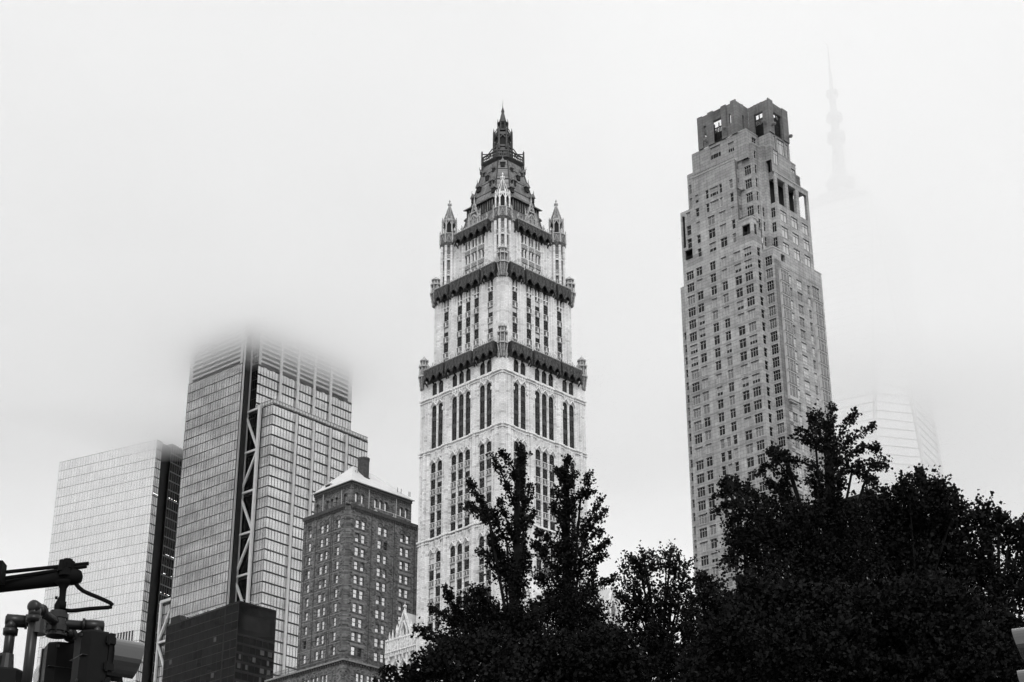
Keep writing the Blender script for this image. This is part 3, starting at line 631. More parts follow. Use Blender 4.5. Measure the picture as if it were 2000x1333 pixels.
lt.build('spire_lantern', [M['lantern'], M['recess'], M['copper_roof']], gt)
up = MB(); up.rings([O(0.85,233.4), O(1.05,234.6), O(1.05,236.6)], 1); up.rings([O(1.45,234.2), O(1.5,234.6), O(1.3,234.7)], 0); up.rings([O(1.25,236.3), O(1.5,236.7), O(1.2,236.9)], 0)
for i in range(8):
    a = math.pi/8+i*math.pi/4; up.frustum(cx_+1.3*math.cos(a), cy_+1.3*math.sin(a), 234.4, 236.9, 0.17, 0.14, 5, a, 0); up.frustum(cx_+1.3*math.cos(a), cy_+1.3*math.sin(a), 236.9, 237.9, 0.12, 0.01, 5, a, 0)
up.build('upper_lantern', [M['lantern'], M['recess']], gt)
spm = MB(); spm.rings([O(1.1,236.7), O(0.75,238.0), O(0.38,239.6), O(0.32,240.0)]); spm.rings([O(0.36,240.0), O(0.44,240.3), O(0.26,240.8), O(0.1,241.6)]); spm.frustum(cx_, cy_, 241.4, 243.6, 0.07, 0.02, 5)
spm.build('spire', M['lantern'], gt)

# the lower wings either side of the tower, with gothic parapet, dormer and roof crest
def wing(a0, a1, depth, gable_at, name):
    w = place(name, None, gt)
    wb = MB(); F0 = 0.9                          # the wing stands a little behind the tower front
    cols = [(a0+1.6+i*2.35, a0+2.75+i*2.35) for i in range(int((a1-a0-2.2)/2.35))]
    rws = [(104.1-FL*k-2.9, 104.1-FL*k+(0.2 if k == 0 else -0.5)) for k in range(26) if 104.1-FL*k-2.9 > 1]
    wall(wb, 'L', F0, a0, a1, 0, 107.6, [(a, b, z0, z1) for a, b in cols for z0, z1 in rws], 0.4)
    wb.box(F0+0.45, F0+depth, a0, a1, 0, 107.6) if False else None
    wb.quad((F0,a0,0),(F0+depth,a0,0),(F0+depth,a0,107.6),(F0,a0,107.6)); wb.quad((F0,a1,0),(F0+depth,a1,0),(F0+depth,a1,107.6),(F0,a1,107.6)); wb.quad((F0+depth,a0,0),(F0+depth,a1,0),(F0+depth,a1,107.6),(F0+depth,a0,107.6))
    wb.box(F0, F0+depth, a0, a1, 107.5, 107.6)
    for m in [a0+0.6]+[(cols[i][1]+cols[i+1][0])/2 for i in range(len(cols)-1)]+[a1-0.6]:
        fbox(wb, 'L', F0, m-0.28, m+0.28, 0, 0.5, 0, 108.4)
    wb.build('wing_wall', M['terracotta'], w); c2 = MB(); c2.box(F0+0.8, F0+depth-0.4, a0+0.4, a1-0.4, 0, 107); c2.build('dark_interior', M['recess'], w)
    og = MB()
    for a, b in cols:
        arch_fill(og, 'L', F0, a, b, 103.5, 104.3, d0=-0.12, d1=0.05)
        for s in (-1, 1): c = (a+b)/2; og.beam((F0-0.3, c+s*0.75, 103.9), (F0-0.35, c, 105.1), 0.2, 0.3, (1,0,0))
        add_window(gt, 'L', F0, a+.02, b-.02, 101.2, 104.3, 'frame_dark', ('glass_dark','blind') if a < a0+6 else ('blind',), 0.4 if a < a0+6 else None, 1, True, 0.25)
        for k in range(1, 5): add_window(gt, 'L', F0, a+.02, b-.02, rws[k][0], rws[k][1], 'frame_dark', ('glass_dark',), None, 1, True, 0.25)
    n_ = int((a1-a0)/0.55)
    fbox(og, 'L', F0, a0-0.3, a1, -0.1, 0.9, 106.7, 107.0); fbox(og, 'L', F0, a0-0.3, a1, 0.5, 0.8, 109.3, 109.5); fbox(og, 'L', F0, a0, a1, 0, 0.8, 99.6, 99.9); fbox(og, 'L', F0, a0, a1, 0.3, 0.6, 100.7, 100.85)
    for i in range(n_+1):                        # fretwork parapet and hanging arcade
        a = a0+(a1-a0)*i/n_; tall = i % 4 == 0
        fbox(og, 'L', F0, a-0.08, a+0.08, 0.5, 0.75, 107.0, 110.6 if tall else 109.3); og.frustum(F0-0.62, a, 110.6 if tall else 109.5, 111.4 if tall else 109.9, 0.14, 0.02, 5)
        fbox(og, 'L', F0, a-0.1, a+0.1, 0.2, 0.8, 105.0 if tall else 105.8, 106.7); fbox(og, 'L', F0, a-0.05, a+0.05, 0.35, 0.5, 99.9, 100.9)
        if i < n_: og.beam((F0-0.65, a, 107.1), (F0-0.65, a+0.5, 109.2), 0.09, 0.1, (1,0,0)); og.beam((F0-0.65, a+0.5, 107.1), (F0-0.65, a, 109.2), 0.09, 0.1, (1,0,0))
    for a in (a0, a1):
        for k in range(3): og.frustum(F0-0.3+k*0.8, a, 96, 108+k*1.3, 0.3, 0.26, 6); og.frustum(F0-0.3+k*0.8, a, 108+k*1.3, 110+k*1.3, 0.32, 0.03, 6)
    og.build('gothic_ornament', M['terra_trim'], w)
    rf = MB(); zr, yr = 116.9, 7.5               # steep roof behind the parapet
    rf.rings([[(F0+1.4,a0+0.6,107.6),(F0+depth-1,a0+0.6,107.6),(F0+depth-1,a1-0.1,107.6),(F0+1.4,a1-0.1,107.6)],[(F0+yr,a0+3.4 if a0 > 20 else a0+0.6,zr),(F0+yr+3,a0+3.4 if a0 > 20 else a0+0.6,zr),(F0+yr+3,a1-3.4 if a0 > 20 else a1-0.1,zr),(F0+yr,a1-3.4 if a0 > 20 else a1-0.1,zr)]])
    rf.build('roof', M['roof_pale'], w)
    cr = MB(); r0, r1 = a0+(0.2 if a0 < 20 else 0.1), a1-(0.2 if a0 < 20 else 3.4)
    cr.box(F0+yr-0.7, F0+yr+0.1, r0, r1, zr-0.5, zr+0.2)
    for i in range(int((r1-r0)/0.7)+1): a = r0+0.7*i; cr.box(F0+yr-0.4, F0+yr-0.25, a-0.12, a+0.12, zr+0.2, zr+1.0); cr.frustum(F0+yr-0.33, a, zr+1.0, zr+1.6, 0.2, 0.02, 5)
    cr.box(F0+yr-0.38, F0+yr-0.28, r0, r1, zr+0.7, zr+0.85)
    cr.build('roof_crest', M['spandrel'], w)
    d = MB(); g0 = gable_at                       # the white gabled dormer with its pointed window
    d.rings([[(F0+0.6,g0-1.5,107.6),(F0+0.6,g0+1.5,107.6),(F0+0.6,g0+1.5,111.6),(F0+0.6,g0,115.2),(F0+0.6,g0-1.5,111.6)],[(F0+7,g0-1.5,107.6),(F0+7,g0+1.5,107.6),(F0+7,g0+1.5,111.6),(F0+7,g0,115.2),(F0+7,g0-1.5,111.6)]], 0)
    d.box(F0+0.35, F0+0.58, g0-0.75, g0+0.75, 108.2, 111.2, 1); d.rings([[(F0+0.36,g0-.75,111.2),(F0+0.36,g0+.75,111.2),(F0+0.36,g0,113.0)],[(F0+0.58,g0-.75,111.2),(F0+0.58,g0+.75,111.2),(F0+0.58,g0,113.0)]], 1)
    for s in (-1, 1): d.beam((F0+0.2,g0+s*2.2,110.2), (F0+0.2,g0,115.6), 0.35, 0.5, (1,0,0), 2); d.beam((F0+0.2,g0+s*0.95,108), (F0+0.2,g0+s*0.95,111.3), 0.3, 0.45, (1,0,0), 2); d.beam((F0+0.2,g0+s*0.95,111.2), (F0+0.2,g0,113.4), 0.25, 0.45, (1,0,0), 2); d.frustum(F0+0.2, g0+s*2.3, 107, 111.5, 0.3, 0.28, 6, 0, 2); d.frustum(F0+0.2, g0+s*2.3, 111.5, 113.0, 0.36, 0.03, 6, 0, 2)
    d.frustum(F0+0.3, g0, 115.2, 117.6, 0.2, 0.03, 6, 0, 2); d.frustum(F0+0.3, g0, 116.4, 116.7, 0.42, 0.42, 6, 0, 2)
    d.build('gabled_dormer', [M['roof_pale'], M['spandrel'], M['terra_trim']], w)
wing(W+0.05, 36.2, 26, 31.3, 'south_wing'.replace('south_', 'lower_'))
wing(-10.0, -0.05, 26, -5.2, 'lower_wing')
# the north wing's right hand flank
nf = MB(); fl = place('wing_flank', None, gt)
cols = [(4.2+i*2.6, 5.5+i*2.6) for i in range(9)]
wall(nf, 'R', -10.05, 0.9, 34, 0, 107.6, [(a, b, 101.2-FL*k, 104.2-FL*k) for a, b in cols for k in range(8)], 0.4); nf.build('wing_wall', M['terracotta'], fl)
og = MB()
for i in range(60):
    a = 1+33*i/59; fbox(og, 'R', -10.05, a-0.1, a+0.1, 0.2, 0.6, 105.0 if i%4 == 0 else 105.8, 110.6 if i%4 == 0 else 109.3)
fbox(og, 'R', -10.05, 0.9, 34, 0, 0.8, 106.7, 107.0); fbox(og, 'R', -10.05, 0.9, 34, 0.3, 0.6, 109.3, 109.5)
og.build('gothic_ornament', M['terra_trim'], fl)
rf = MB(); rf.rings([[(2.3,-9.4,107.6),(34,-9.4,107.6),(34,-1,107.6),(2.3,-1,107.6)],[(8.4,-4.6,116.9),(34,-4.6,116.9),(34,-1.6,116.9),(8.4,-1.6,116.9)]]); rf.build('roof', M['roof_pale'], fl)
cr = MB()
for i in range(40): a = 8.4+0.65*i; cr.box(a-0.12, a+0.12, -4.7, -4.55, 117.1, 117.9); cr.frustum(a, -4.62, 117.9, 118.4, 0.2, 0.02, 5)
cr.box(8.0, 34, -5.1, -4.3, 116.5, 117.1); cr.build('roof_crest', M['spandrel'], fl)
for gx in (12.5, 22.5):
    d = MB(); g0 = -9.6
    d.rings([[(gx-1.6,g0,107.6),(gx+1.6,g0,107.6),(gx+1.6,g0,112),(gx,g0,116.2),(gx-1.6,g0,112)],[(gx-1.6,g0+6,107.6),(gx+1.6,g0+6,107.6),(gx+1.6,g0+6,112),(gx,g0+6,116.2),(gx-1.6,g0+6,112)]], 0)
    d.box(gx-.8, gx+.8, g0-.25, g0-.02, 108, 111.4, 1); d.rings([[(gx-.8,g0-.24,111.4),(gx+.8,g0-.24,111.4),(gx,g0-.24,113.4)],[(gx-.8,g0-.02,111.4),(gx+.8,g0-.02,111.4),(gx,g0-.02,113.4)]], 1)
    for s in (-1, 1): d.beam((gx+s*2.2,g0-.4,110.2), (gx,g0-.4,116.4), 0.35, 0.5, (0,1,0), 2); d.beam((gx+s,g0-.4,108), (gx+s,g0-.4,111.4), 0.3, 0.45, (0,1,0), 2); d.beam((gx+s,g0-.4,111.3), (gx,g0-.4,113.8), 0.25, 0.45, (0,1,0), 2); d.frustum(gx+s*2.4, g0-.4, 106, 111.5, 0.35, 0.3, 6, 0, 2); d.frustum(gx+s*2.4, g0-.4, 111.5, 113, 0.4, 0.03, 6, 0, 2)
    d.build('gabled_dormer', [M['roof_pale'], M['spandrel'], M['terra_trim']], fl)

def block(mb, u0, u1, v0, v1, z0, z1, hl=(), hr=(), depth=0.4, mi=0):
    wall(mb, 'L', v0, u0, u1, z0, z1, hl, depth, mi); wall(mb, 'R', u0, v0, v1, z0, z1, hr, depth, mi)
    mb.quad((v1,u0,z0),(v1,u1,z0),(v1,u1,z1),(v1,u0,z1), mi); mb.quad((v0,u1,z0),(v1,u1,z0),(v1,u1,z1),(v0,u1,z1), mi); mb.quad((v0,u0,z1),(v1,u0,z1),(v1,u1,z1),(v0,u1,z1), mi)

# ------------------------------------------------------------------ the stepped limestone tower on the right
lt_ = building('limestone_tower', 'tall grey limestone residential tower with stepped crown on the right', (64.575, 420.066), -43.7)
random.seed(21)
lb = MB(); lwin = []                               # (face, plane, a0, a1, z0, z1, kind)
F3 = 3.72
lowL = [207.6-F3*k for k in range(-6, 24)]         # window heads of the lower storeys, left face
cL = ((0.87,3.34,3),(4.48,6.63,2),(9.2,10.95,2),(12.95,14.8,2),(17.5,19.5,2),(20.65,23.1,3))
hl = []; 
for i, zt in enumerate(lowL):
    if zt > 231.5: continue
    for a, b, n in cL:
        if zt < 186 and 9 < a < 17:
            if zt < 178 and a < 12: 
                for q in (9.2, 11.3, 13.4): hl.append((q, q+1.25, zt-2.5, zt, 1))
            elif zt >= 178: hl.append((a, b, zt-2.5, zt, n))
        else: hl.append((a, b, zt-2.5, zt, n))
# upper storeys of the left face, wider pitch
for k, zt in enumerate((252.6, 248.3, 244.0, 239.9, 235.7)):
    if k < 2: hl += [(13.9,14.9,zt-2.7,zt,1),(10.6,13.4,zt-2.7,zt,10),(9.2,10.1,zt-2.7,zt,1)]
    else: hl += [(12.3,14.6,zt-2.7,zt,2),(8.5,10.7,zt-2.7,zt,2)]
    hl += [(5.5,6.6,zt-2.7,zt,1),(17.4,18.6,zt-2.6,zt-0.1,1)]

hl += [(20.7,22.2,z-2.9,z,1) for z in (248.4,244.1,240.0)]; hl.append((22.75,23.7,237.9,247.9,0)); hl.append((20.6, 23.25, 233.8, 236.9, 0)); hl.append((0.75, 3.4, 233.75, 236.95, 0))
HL = [h for h in hl]
main_l = [h for h in HL if h[3] < 226.8 or (h[0] >= 4 and h[3] < 258) or h[3] < 238.6]
# left face, in pieces of different height
def hs(lst, z0, z1, a0, a1): return [h[:4] for h in lst if h[2] >= z0 and h[3] <= z1 and h[0] >= a0-0.01 and h[1] <= a1+0.01]
wall(lb, 'L', 0, 0, 3.9, 100, 238.6, hs(HL, 100, 238.6, 0, 3.9), 0.45)
wall(lb, 'L', 0, 3.9, 4.4, 100, 238.6, (), 0.45)
wall(lb, 'L', 0, 4.4, 19.6, 100, 258.4, hs(HL, 100, 258.4, 4.4, 19.6), 0.45)
wall(lb, 'L', 0.25, 19.6, 24.2, 100, 249.3, hs(HL, 100, 249, 19.6, 24.2), 0.45)
lb.quad((0,19.6,100),(0.25,19.6,100),(0.25,19.6,249.3),(0,19.6,249.3))
lwin += [('L', 0.25 if h[0] > 19.6 else 0, *h) for h in HL]
lb.quad((0,4.4,238.6),(2.2,4.4,238.6),(2.2,4.4,258.4),(0,4.4,258.4)); lb.quad((0,0,238.6),(3,0,238.6),(3,4.4,238.6),(0,4.4,238.6)); lb.quad((0,4.4,258.4),(3,4.4,258.4),(3,19.6,258.4),(0,19.6,258.4))
hL2 = [(20.5,22.6,252,254.7,2)] if False else []
# second layer: K2 bay beside the corner, with returns
zK = [256.0-4.25*k for k in range(0,5)]
hk = [(0.65,2.8,z-2.8,z,3) for z in zK]; wall(lb, 'L', 2.1, -0.3, 4.4, 238, 262.6, [h[:4] for h in hk]+[(1.2,3.0,258.2,260.7)], 0.4); lwin += [('L', 2.1, *h) for h in hk]; lwin.append(('L', 2.1, 1.2, 3.0, 258.2, 260.7, 3))
hkr = [(2.75,3.6,z-2.8,z,1) for z in zK]+[(2.75,3.6,258.0,260.4,1)]; wall(lb, 'R', -0.3, 2.1, 4.3, 238.0, 262.6, [h[:4] for h in hkr], 0.4); lwin += [('R', -0.3, *h) for h in hkr]
hb = [(0.9,1.7,z-2.8,z,1) for z in zK[:4]]; wall(lb, 'R', 4.4, 0, 2.1, 238.6, 258.4, [h[:4] for h in hb], 0.4); lwin += [('R', 4.4, *h) for h in hb]
lb.quad((2.1,-0.3,262.6),(6,-0.3,262.6),(6,8,262.6),(2.1,8,262.6)); lb.quad((2.1,-0.3,238.7),(2.1,0,238.7),(6,0,238.7),(6,-0.3,238.7))
# corner return and inner bay
hr0 = [(1.5,2.9,zt-2.5,zt,1) for zt in lowL if zt < 231]; hr0.append((0.9,2.1,233.75,236.95,0)); wall(lb, 'R', 0, 0, 4.05, 100, 238.6, [h[:4] for h in hr0], 0.4); lwin += [('R', 0, *h) for h in hr0]
hi = [(-2.75,-0.55,zt-2.7,zt,3) for zt in [205.0-F3*k for k in range(-6, 26)] if zt < 229]; wall(lb, 'L', 4.05, -3.41, 0, 100, 229.65, [h[:4] for h in hi], 0.4); lwin += [('L', 4.05, *h) for h in hi]
hi2 = [(-2.7,-0.5,z-2.8,z,3) for z in (243.4, 238.9, 234.2)]; 
wall(lb, 'L', 7.4, -3.41, -0.3, 229.65, 254.4, [h[:4] for h in hi2]+[(-2.9,-0.9,245.0,252.6)], 0.6); lwin += [('L', 7.4, *h) for h in hi2]
wall(lb, 'R', -0.3, 3.9, 7.4, 229.6, 262.6, [(5.0,6.1,z-2.8,z) for z in (243.4,238.9,234.2)], 0.4); lwin += [('R', -0.3, 5.0, 6.1, z-2.8, z, 1) for z in (243.4,238.9,234.2)]
# right face
zR = [205.0-F3*k+0.0 for k in range(-5, 26)]
cR = ((10.45,11.6,1),(14.0,16.3,2),(18.85,20.05,1))
hr = [(a, b, z-2.65-0.0, z, n) for z in zR if z < 226 for a, b, n in cR]
hr += [(5.9,9.5,z-2.65,z,10) for z in zR if z < 186] + [(6.1,9.3,225.6,229.0,3),(21.3,24.5,220.8,224.4,3)]
wall(lb, 'R', -3.41, 4.05, 7.4, 100, 229.65, hs(hr, 100, 230, 4, 7.4), 0.4)
wall(lb, 'R', -3.41, 4.05, 26.3, 100, 226.6, [h[:4] for h in hr if h[3] < 226.6 and h[0] > 0], 0.4)
wall(lb, 'R', -3.41, 23.1, 26.3, 226.6, 229.6, (), 0.4)
lb.quad((4.05,-3.41,229.65),(8,-3.41,229.65),(8,0,229.65),(4.05,0,229.65)); lb.quad((23.0,-3.41,229.6),(26.3,-3.41,229.6),(26.3,20,229.6),(23.0,20,229.6))
up_h = [(a, a+2.75, z-3.2, z, 2) for a in (8.85,13.85,18.85) for z in (243.0,238.05,233.1)]
log = [(8.45,12.1,244.8,252.9),(13.4,17.05,244.8,252.9),(18.4,22.1,244.8,252.9)]
wall(lb, 'R', -3.41, 7.4, 23.1, 226.6, 254.4, [h[:4] for h in up_h]+log+[(6.1,9.3,226.8,229.0)], 0.8)
lwin += [('R', -3.41, *h) for h in hr if h[3] < 226.6] + [('R', -3.41, *h) for h in up_h]
lb.quad((23.1,-3.41,226.6),(23.1,18,226.6),(23.1,18,254.4),(23.1,-3.41,254.4)) if False else None
# loggia: floor, back wall and roof slab leave daylight at its far end
lb.box(7.4+0.1, 23.1, -3.3, 0.2, 254.0, 254.39); lb.box(7.5, 23.1, -3.35, 0.2, 244.2, 244.7); lb.box(7.5, 20.6, -0.1, 0.15, 244.8, 254.0, 1)
lb.box(22.45, 23.05, -3.38, -2.8, 244.75, 254.0); lb.box(22.5, 23.05, 1.2, 1.8, 244.75, 254.0)
lb.quad((23.1,-3.41,226.6),(23.1,18,226.6),(23.1,18,244.6),(23.1,-3.41,244.6)); lb.quad((20.6,0.15,244.6),(20.6,16,244.6),(20.6,16,254.4),(20.6,0.15,254.4))
lb.quad((26.3,-3.41,100),(26.3,24.2,100),(26.3,24.2,229.6),(26.3,-3.41,229.6)); lb.quad((0.25,24.2,100),(26.3,24.2,100),(26.3,24.2,226.8),(0.25,24.2,226.8))
# base down to the street
block(lb, -3.41, 24.2, 4.05, 26.3, 0, 100); block(lb, 0, 24.2, 0, 4.05, 0, 100)
# left set-backs
block(lb, 24.0, 26.45, 1.6, 22, 0, 227.1, [(24.5,25.9,lowz-2.2,lowz) for lowz in [213.0-F3*k for k in range(0,28)]], (), 0.5)
lb.quad((0.25,24.2,226.8),(18,24.2,226.8),(18,24.2,249.3),(0.25,24.2,249.3)); lb.quad((0.25,4,249.3),(18,4,249.3),(18,24.2,249.3),(0.25,24.2,249.3))
for h in [(24.5,25.9,lz-2.2,lz,1) for lz in [213.0-F3*k for k in range(0,28)]]: lwin.append(('L', 1.6, *h))
uw = [(19.9,21.5,243.2,246.0,1),(19.9,21.5,238.8,241.4,1)] if False else []
def hole_tuple(lst): return [h[:4] for h in lst]
b1 = [(17.7,20.4,255.8,259.0,3),(8.7,10.6,258.6,261.0,2),(6.2,8.2,258.6,261.0,2)]
hA = [(20.3,21.6,254.8,257.6,1),(20.3,21.6,250.5,253.3,1),(17.2,19.6,255.7,258.7,3),(12.4,13.4,257.6,260.7,1),(8.6,11.9,257.6,261.0,10),(7.1,8.1,257.6,260.7,1)]
block(lb, 3.0, 22.1, 1.5, 20.5, 249, 261.3, hole_tuple(hA), ()); lwin += [('L', 1.5, *h) for h in hA]
hB = [(5.0,7.0,261.9,264.9,3),(9.6,13.2,262.2,266.0,10)]
block(lb, 0.66, 19.7, 1.0, 18.7, 258, 266.9, hole_tuple(hB), [(3.6,5.4,262.9,265.6),(16.6,18.3,257.0,260.0)]); lwin += [('L', 1.0, *h) for h in hB]
lwin.append(('R', 0.66, 3.6, 5.4, 262.9, 265.6, 2))
# right set-backs under the crown
hC = [(7.6,9.6,257.2,261.8,2),(11.4,14.0,256.6,260.6,3),(16.3,18.2,255.2,259.6,2),(8.3,8.9,261.9,266.3,1),(9.9,13.0,261.6,266.2,10),(13.9,14.7,261.4,266.0,1)]
wall(lb, 'R', -2.9, 6.4, 20.4, 253.5, 258.5, hs(hC, 253, 258.5, 0, 30), 0.4)
wall(lb, 'R', -2.9, 6.4, 18.7, 253.5, 261.4, [h[:4] for h in hC if h[3] < 261.4], 0.4)
wall(lb, 'L', 5.7, -1.5, 0, 229.6, 262.8, (), 0.4); lb.quad((5.7,-1.5,262.8),(9,-1.5,262.8),(9,3,262.8),(5.7,3,262.8)); wall(lb, 'R', -1.5, 5.7, 7.4, 229.6, 262.8, (), 0.4)
lb.quad((6.4,-2.9,261.4),(18.7,-2.9,261.4),(18.7,18,261.4),(6.4,18,261.4)); lb.quad((18.7,-2.9,253.5),(18.7,18,253.5),(18.7,18,261.4),(18.7,-2.9,261.4)); lb.box(18.7, 20.5, -2.9, 16, 254, 258.4)
lwin += [('R', -2.9, *h) for h in hC if h[3] < 261.4]
lb.build('walls', [M['limestone'], M['recess']], lt_)
# crown: two tall screens with fluted heads, open belfry windows and daylight through them
cb_ = MB(); ZC = 277.4
openL = [(8.05,11.75,267.0,274.2),(4.85,6.0,271.0,274.1),(14.0,15.0,270.4,274.1)]
openR = [(9.0,12.6,267.0,274.4)]
wall(cb_, 'L', 0.9, 3.23, 16.9, 266.92, ZC, openL, 0.7); wall(cb_, 'R', 3.23, 0.9, 6.35, 266, ZC, [(3.3,4.3,266.6,274)], 0.7)
wall(cb_, 'L', 6.35, -3.41, 3.2, 266.5, ZC, [(-1.6,1.4,266.6,274.2)], 0.7); wall(cb_, 'R', -3.41, 6.35, 15.6, 266.5, ZC, openR, 0.7); uw_ = MB(); wall(uw_, 'R', -3.41, 6.35, 15.6, 254.4, 266.5, [h[:4] for h in hC if h[3] > 261.4 and h[0] < 15], 0.5); wall(uw_, 'L', 6.35, -3.41, 3.2, 258, 266.5, (), 0.5); uw_.build('upper_wall', M['limestone'], lt_)
lwin += [('R', -3.41, *h) for h in hC if h[3] > 261.4]
cb_.quad((15.6,-3.41,254.4),(15.6,9,254.4),(15.6,9,ZC),(15.6,-3.41,ZC)); wall(cb_, 'R', 16.9, 0.9, 14.0, 262, ZC, [(3,6,268,274),(8,11,268,274)], 0.5)
wall(cb_, 'L', 15.0, 9.0, 16.9, 262, ZC, [(9.7,12.0,268,275.4),(12.7,14.6,269,275.4)], 0.5)
cb_.box(1.65, 6.4, 3.4, 16.4, 266.0, 266.4); cb_.box(7.1, 14.9, -2.7, 14.8, 265.6, 266.0)
for a, b, top in ((3.23,5.1,.5),(6.7,8.5,.25),(11.3,13.2,.25),(15.2,16.9,.1)): fbox(cb_, 'L', 0.9, a, b, 0, 0.3, 266.9, ZC+top)
for a, b, top in ((6.35,8.6,.5),(13.0,15.6,.15)): fbox(cb_, 'R', -3.41, a, b, 0, 0.3, 266.9, ZC+top)
for i in range(7): fbox(cb_, 'L', 0.9, 8.5+i*0.42, 8.78+i*0.42, 0, 0.16, 274.3, ZC-0.1)
for i in range(9): fbox(cb_, 'R', -3.41, 8.75+i*0.47, 9.05+i*0.47, 0, 0.16, 274.5, ZC-0.1)
for i in range(3): fbox(cb_, 'L', 6.35, -1.6+i*1.1, -1.0+i*1.1, 0, 0.2, 274.3, ZC)
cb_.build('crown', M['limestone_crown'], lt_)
gr = MB()                                          # dark grilles inside the belfry openings
for a0, a1, z0, z1, f, pl in ((8.05,11.75,267.0,272.0,'L',0.9),(9.0,12.6,267.0,273.2,'R',-3.41),(-1.6,1.4,266.6,272.6,'L',6.35)):
    n = 7
    for i in range(n): a = a0+(a1-a0)*(i+.5)/n; fbox(gr, f, pl, a-0.15, a+0.15, -0.6, -0.45, z0, z1+(1.4 if i % 3 == 0 else 0))
    fbox(gr, f, pl, a0, a1, -0.7, -0.62, z0, z0+(z1-z0)*0.66); 
    for q in (0.3, 0.62, 0.97): fbox(gr, f, pl, a0, a1, -0.62, -0.5, z0+(z1-z0)*q, z0+(z1-z0)*q+0.3)
gr.build('grille', M['black_metal'], lt_)
for f, pl, a, z in (('L',0.9,7.1,269.6),('L',0.9,13.9,268.6),('R',-3.41,7.4,269.4),('R',-3.41,15.2,268.9),('L',6.35,-2.6,270.0)):
    m = MB(); x, y, z0 = fpt(f, pl, a, 1.1, z); m.frustum(x, y, z0-0.5, z0, 0.25, 0.6, 8, 0.3); m.frustum(x, y, z0, z0+0.3, 0.6, 0.55, 8, 0.3); m.beam(fpt(f,pl,a,0,z-0.2), (x,y,z0-0.2), 0.3, 0.3, (0,0,1)); m.build('spot_light_bracket', M['bracket'], lt_)
v_ = MB(); v_.frustum(5.0, 4.6, ZC-0.5, ZC+0.5, 0.5, 0.5, 10); v_.frustum(5.0, 4.6, ZC+0.5, ZC+1.0, 0.75, 0.7, 10); v_.build('roof_vent', M['black_metal'], lt_)
# ledges, terrace copings, balcony rails, projecting bay windows
tm = MB()
for f, pl, a0, a1, z in (('L',0,4.4,19.6,258.4),('L',0,0,4.4,238.6),('R',0,0,2.4,238.6),('L',2.1,-0.3,4.4,262.6),('R',-0.3,2.1,6,262.6),('L',1.0,0.66,6,266.9),('R',0.66,1.0,6.3,266.9),('R',-3.41,4.05,7.4,229.65),('L',4.05,-3.41,0,229.65),('R',-3.41,7.4,23.1,254.4),('L',7.4,-3.41,-0.3,254.4),('R',-1.5,5.7,6.4,262.8),('L',5.7,-1.5,0,262.8),('R',-2.9,15.6,18.7,261.4),('R',-3.41,23.1,26.3,229.6)):
    fbox(tm, f, pl, a0-0.05, a1+0.05, -0.3, 0.14, z-0.02, z+0.3)
for z in (255.9-F3*0, ): pass
tm.build('copings', M['lime_trim'], lt_)['kind'] = 'stuff'
fl_ = MB()
for k in range(-6, 26):                            # fine joints at each storey
    z = 204.35-F3*k
    if z < 228: fbox(fl_, 'L', 0, 0.02, 19.58, 0, 0.035, z-0.05, z+0.05); fbox(fl_, 'R', -3.41, 4.07, 26.28, 0, 0.035, z-1.3, z-1.2); fbox(fl_, 'L', 4.05, -3.4, -0.02, 0, 0.035, z-1.3, z-1.2)
fl_.build('storey_joints', M['mullion_mid'], lt_)['kind'] = 'stuff'
sl_ = MB()
for f, pl, a, b, z0, z1, n in lwin:
    if n and z0 > 110: fbox(sl_, f, pl, a-0.08, b+0.08, -0.1, 0.08, z0-0.16, z0); 
ld_ = MB()
for f, pl, a, b, z0, z1, n in lwin:
    if n and z0 > 104: fbox(ld_, f, pl, a-0.02, b+0.02, -0.06, 0.03, z1-0.1, z1+0.1)
ld_.build('window_heads', M['mullion'], lt_)['kind'] = 'stuff'
sl_.build('sills', M['lime_trim'], lt_)['kind'] = 'stuff'
random.seed(5)
lwin.sort(key=lambda w: -w[4])
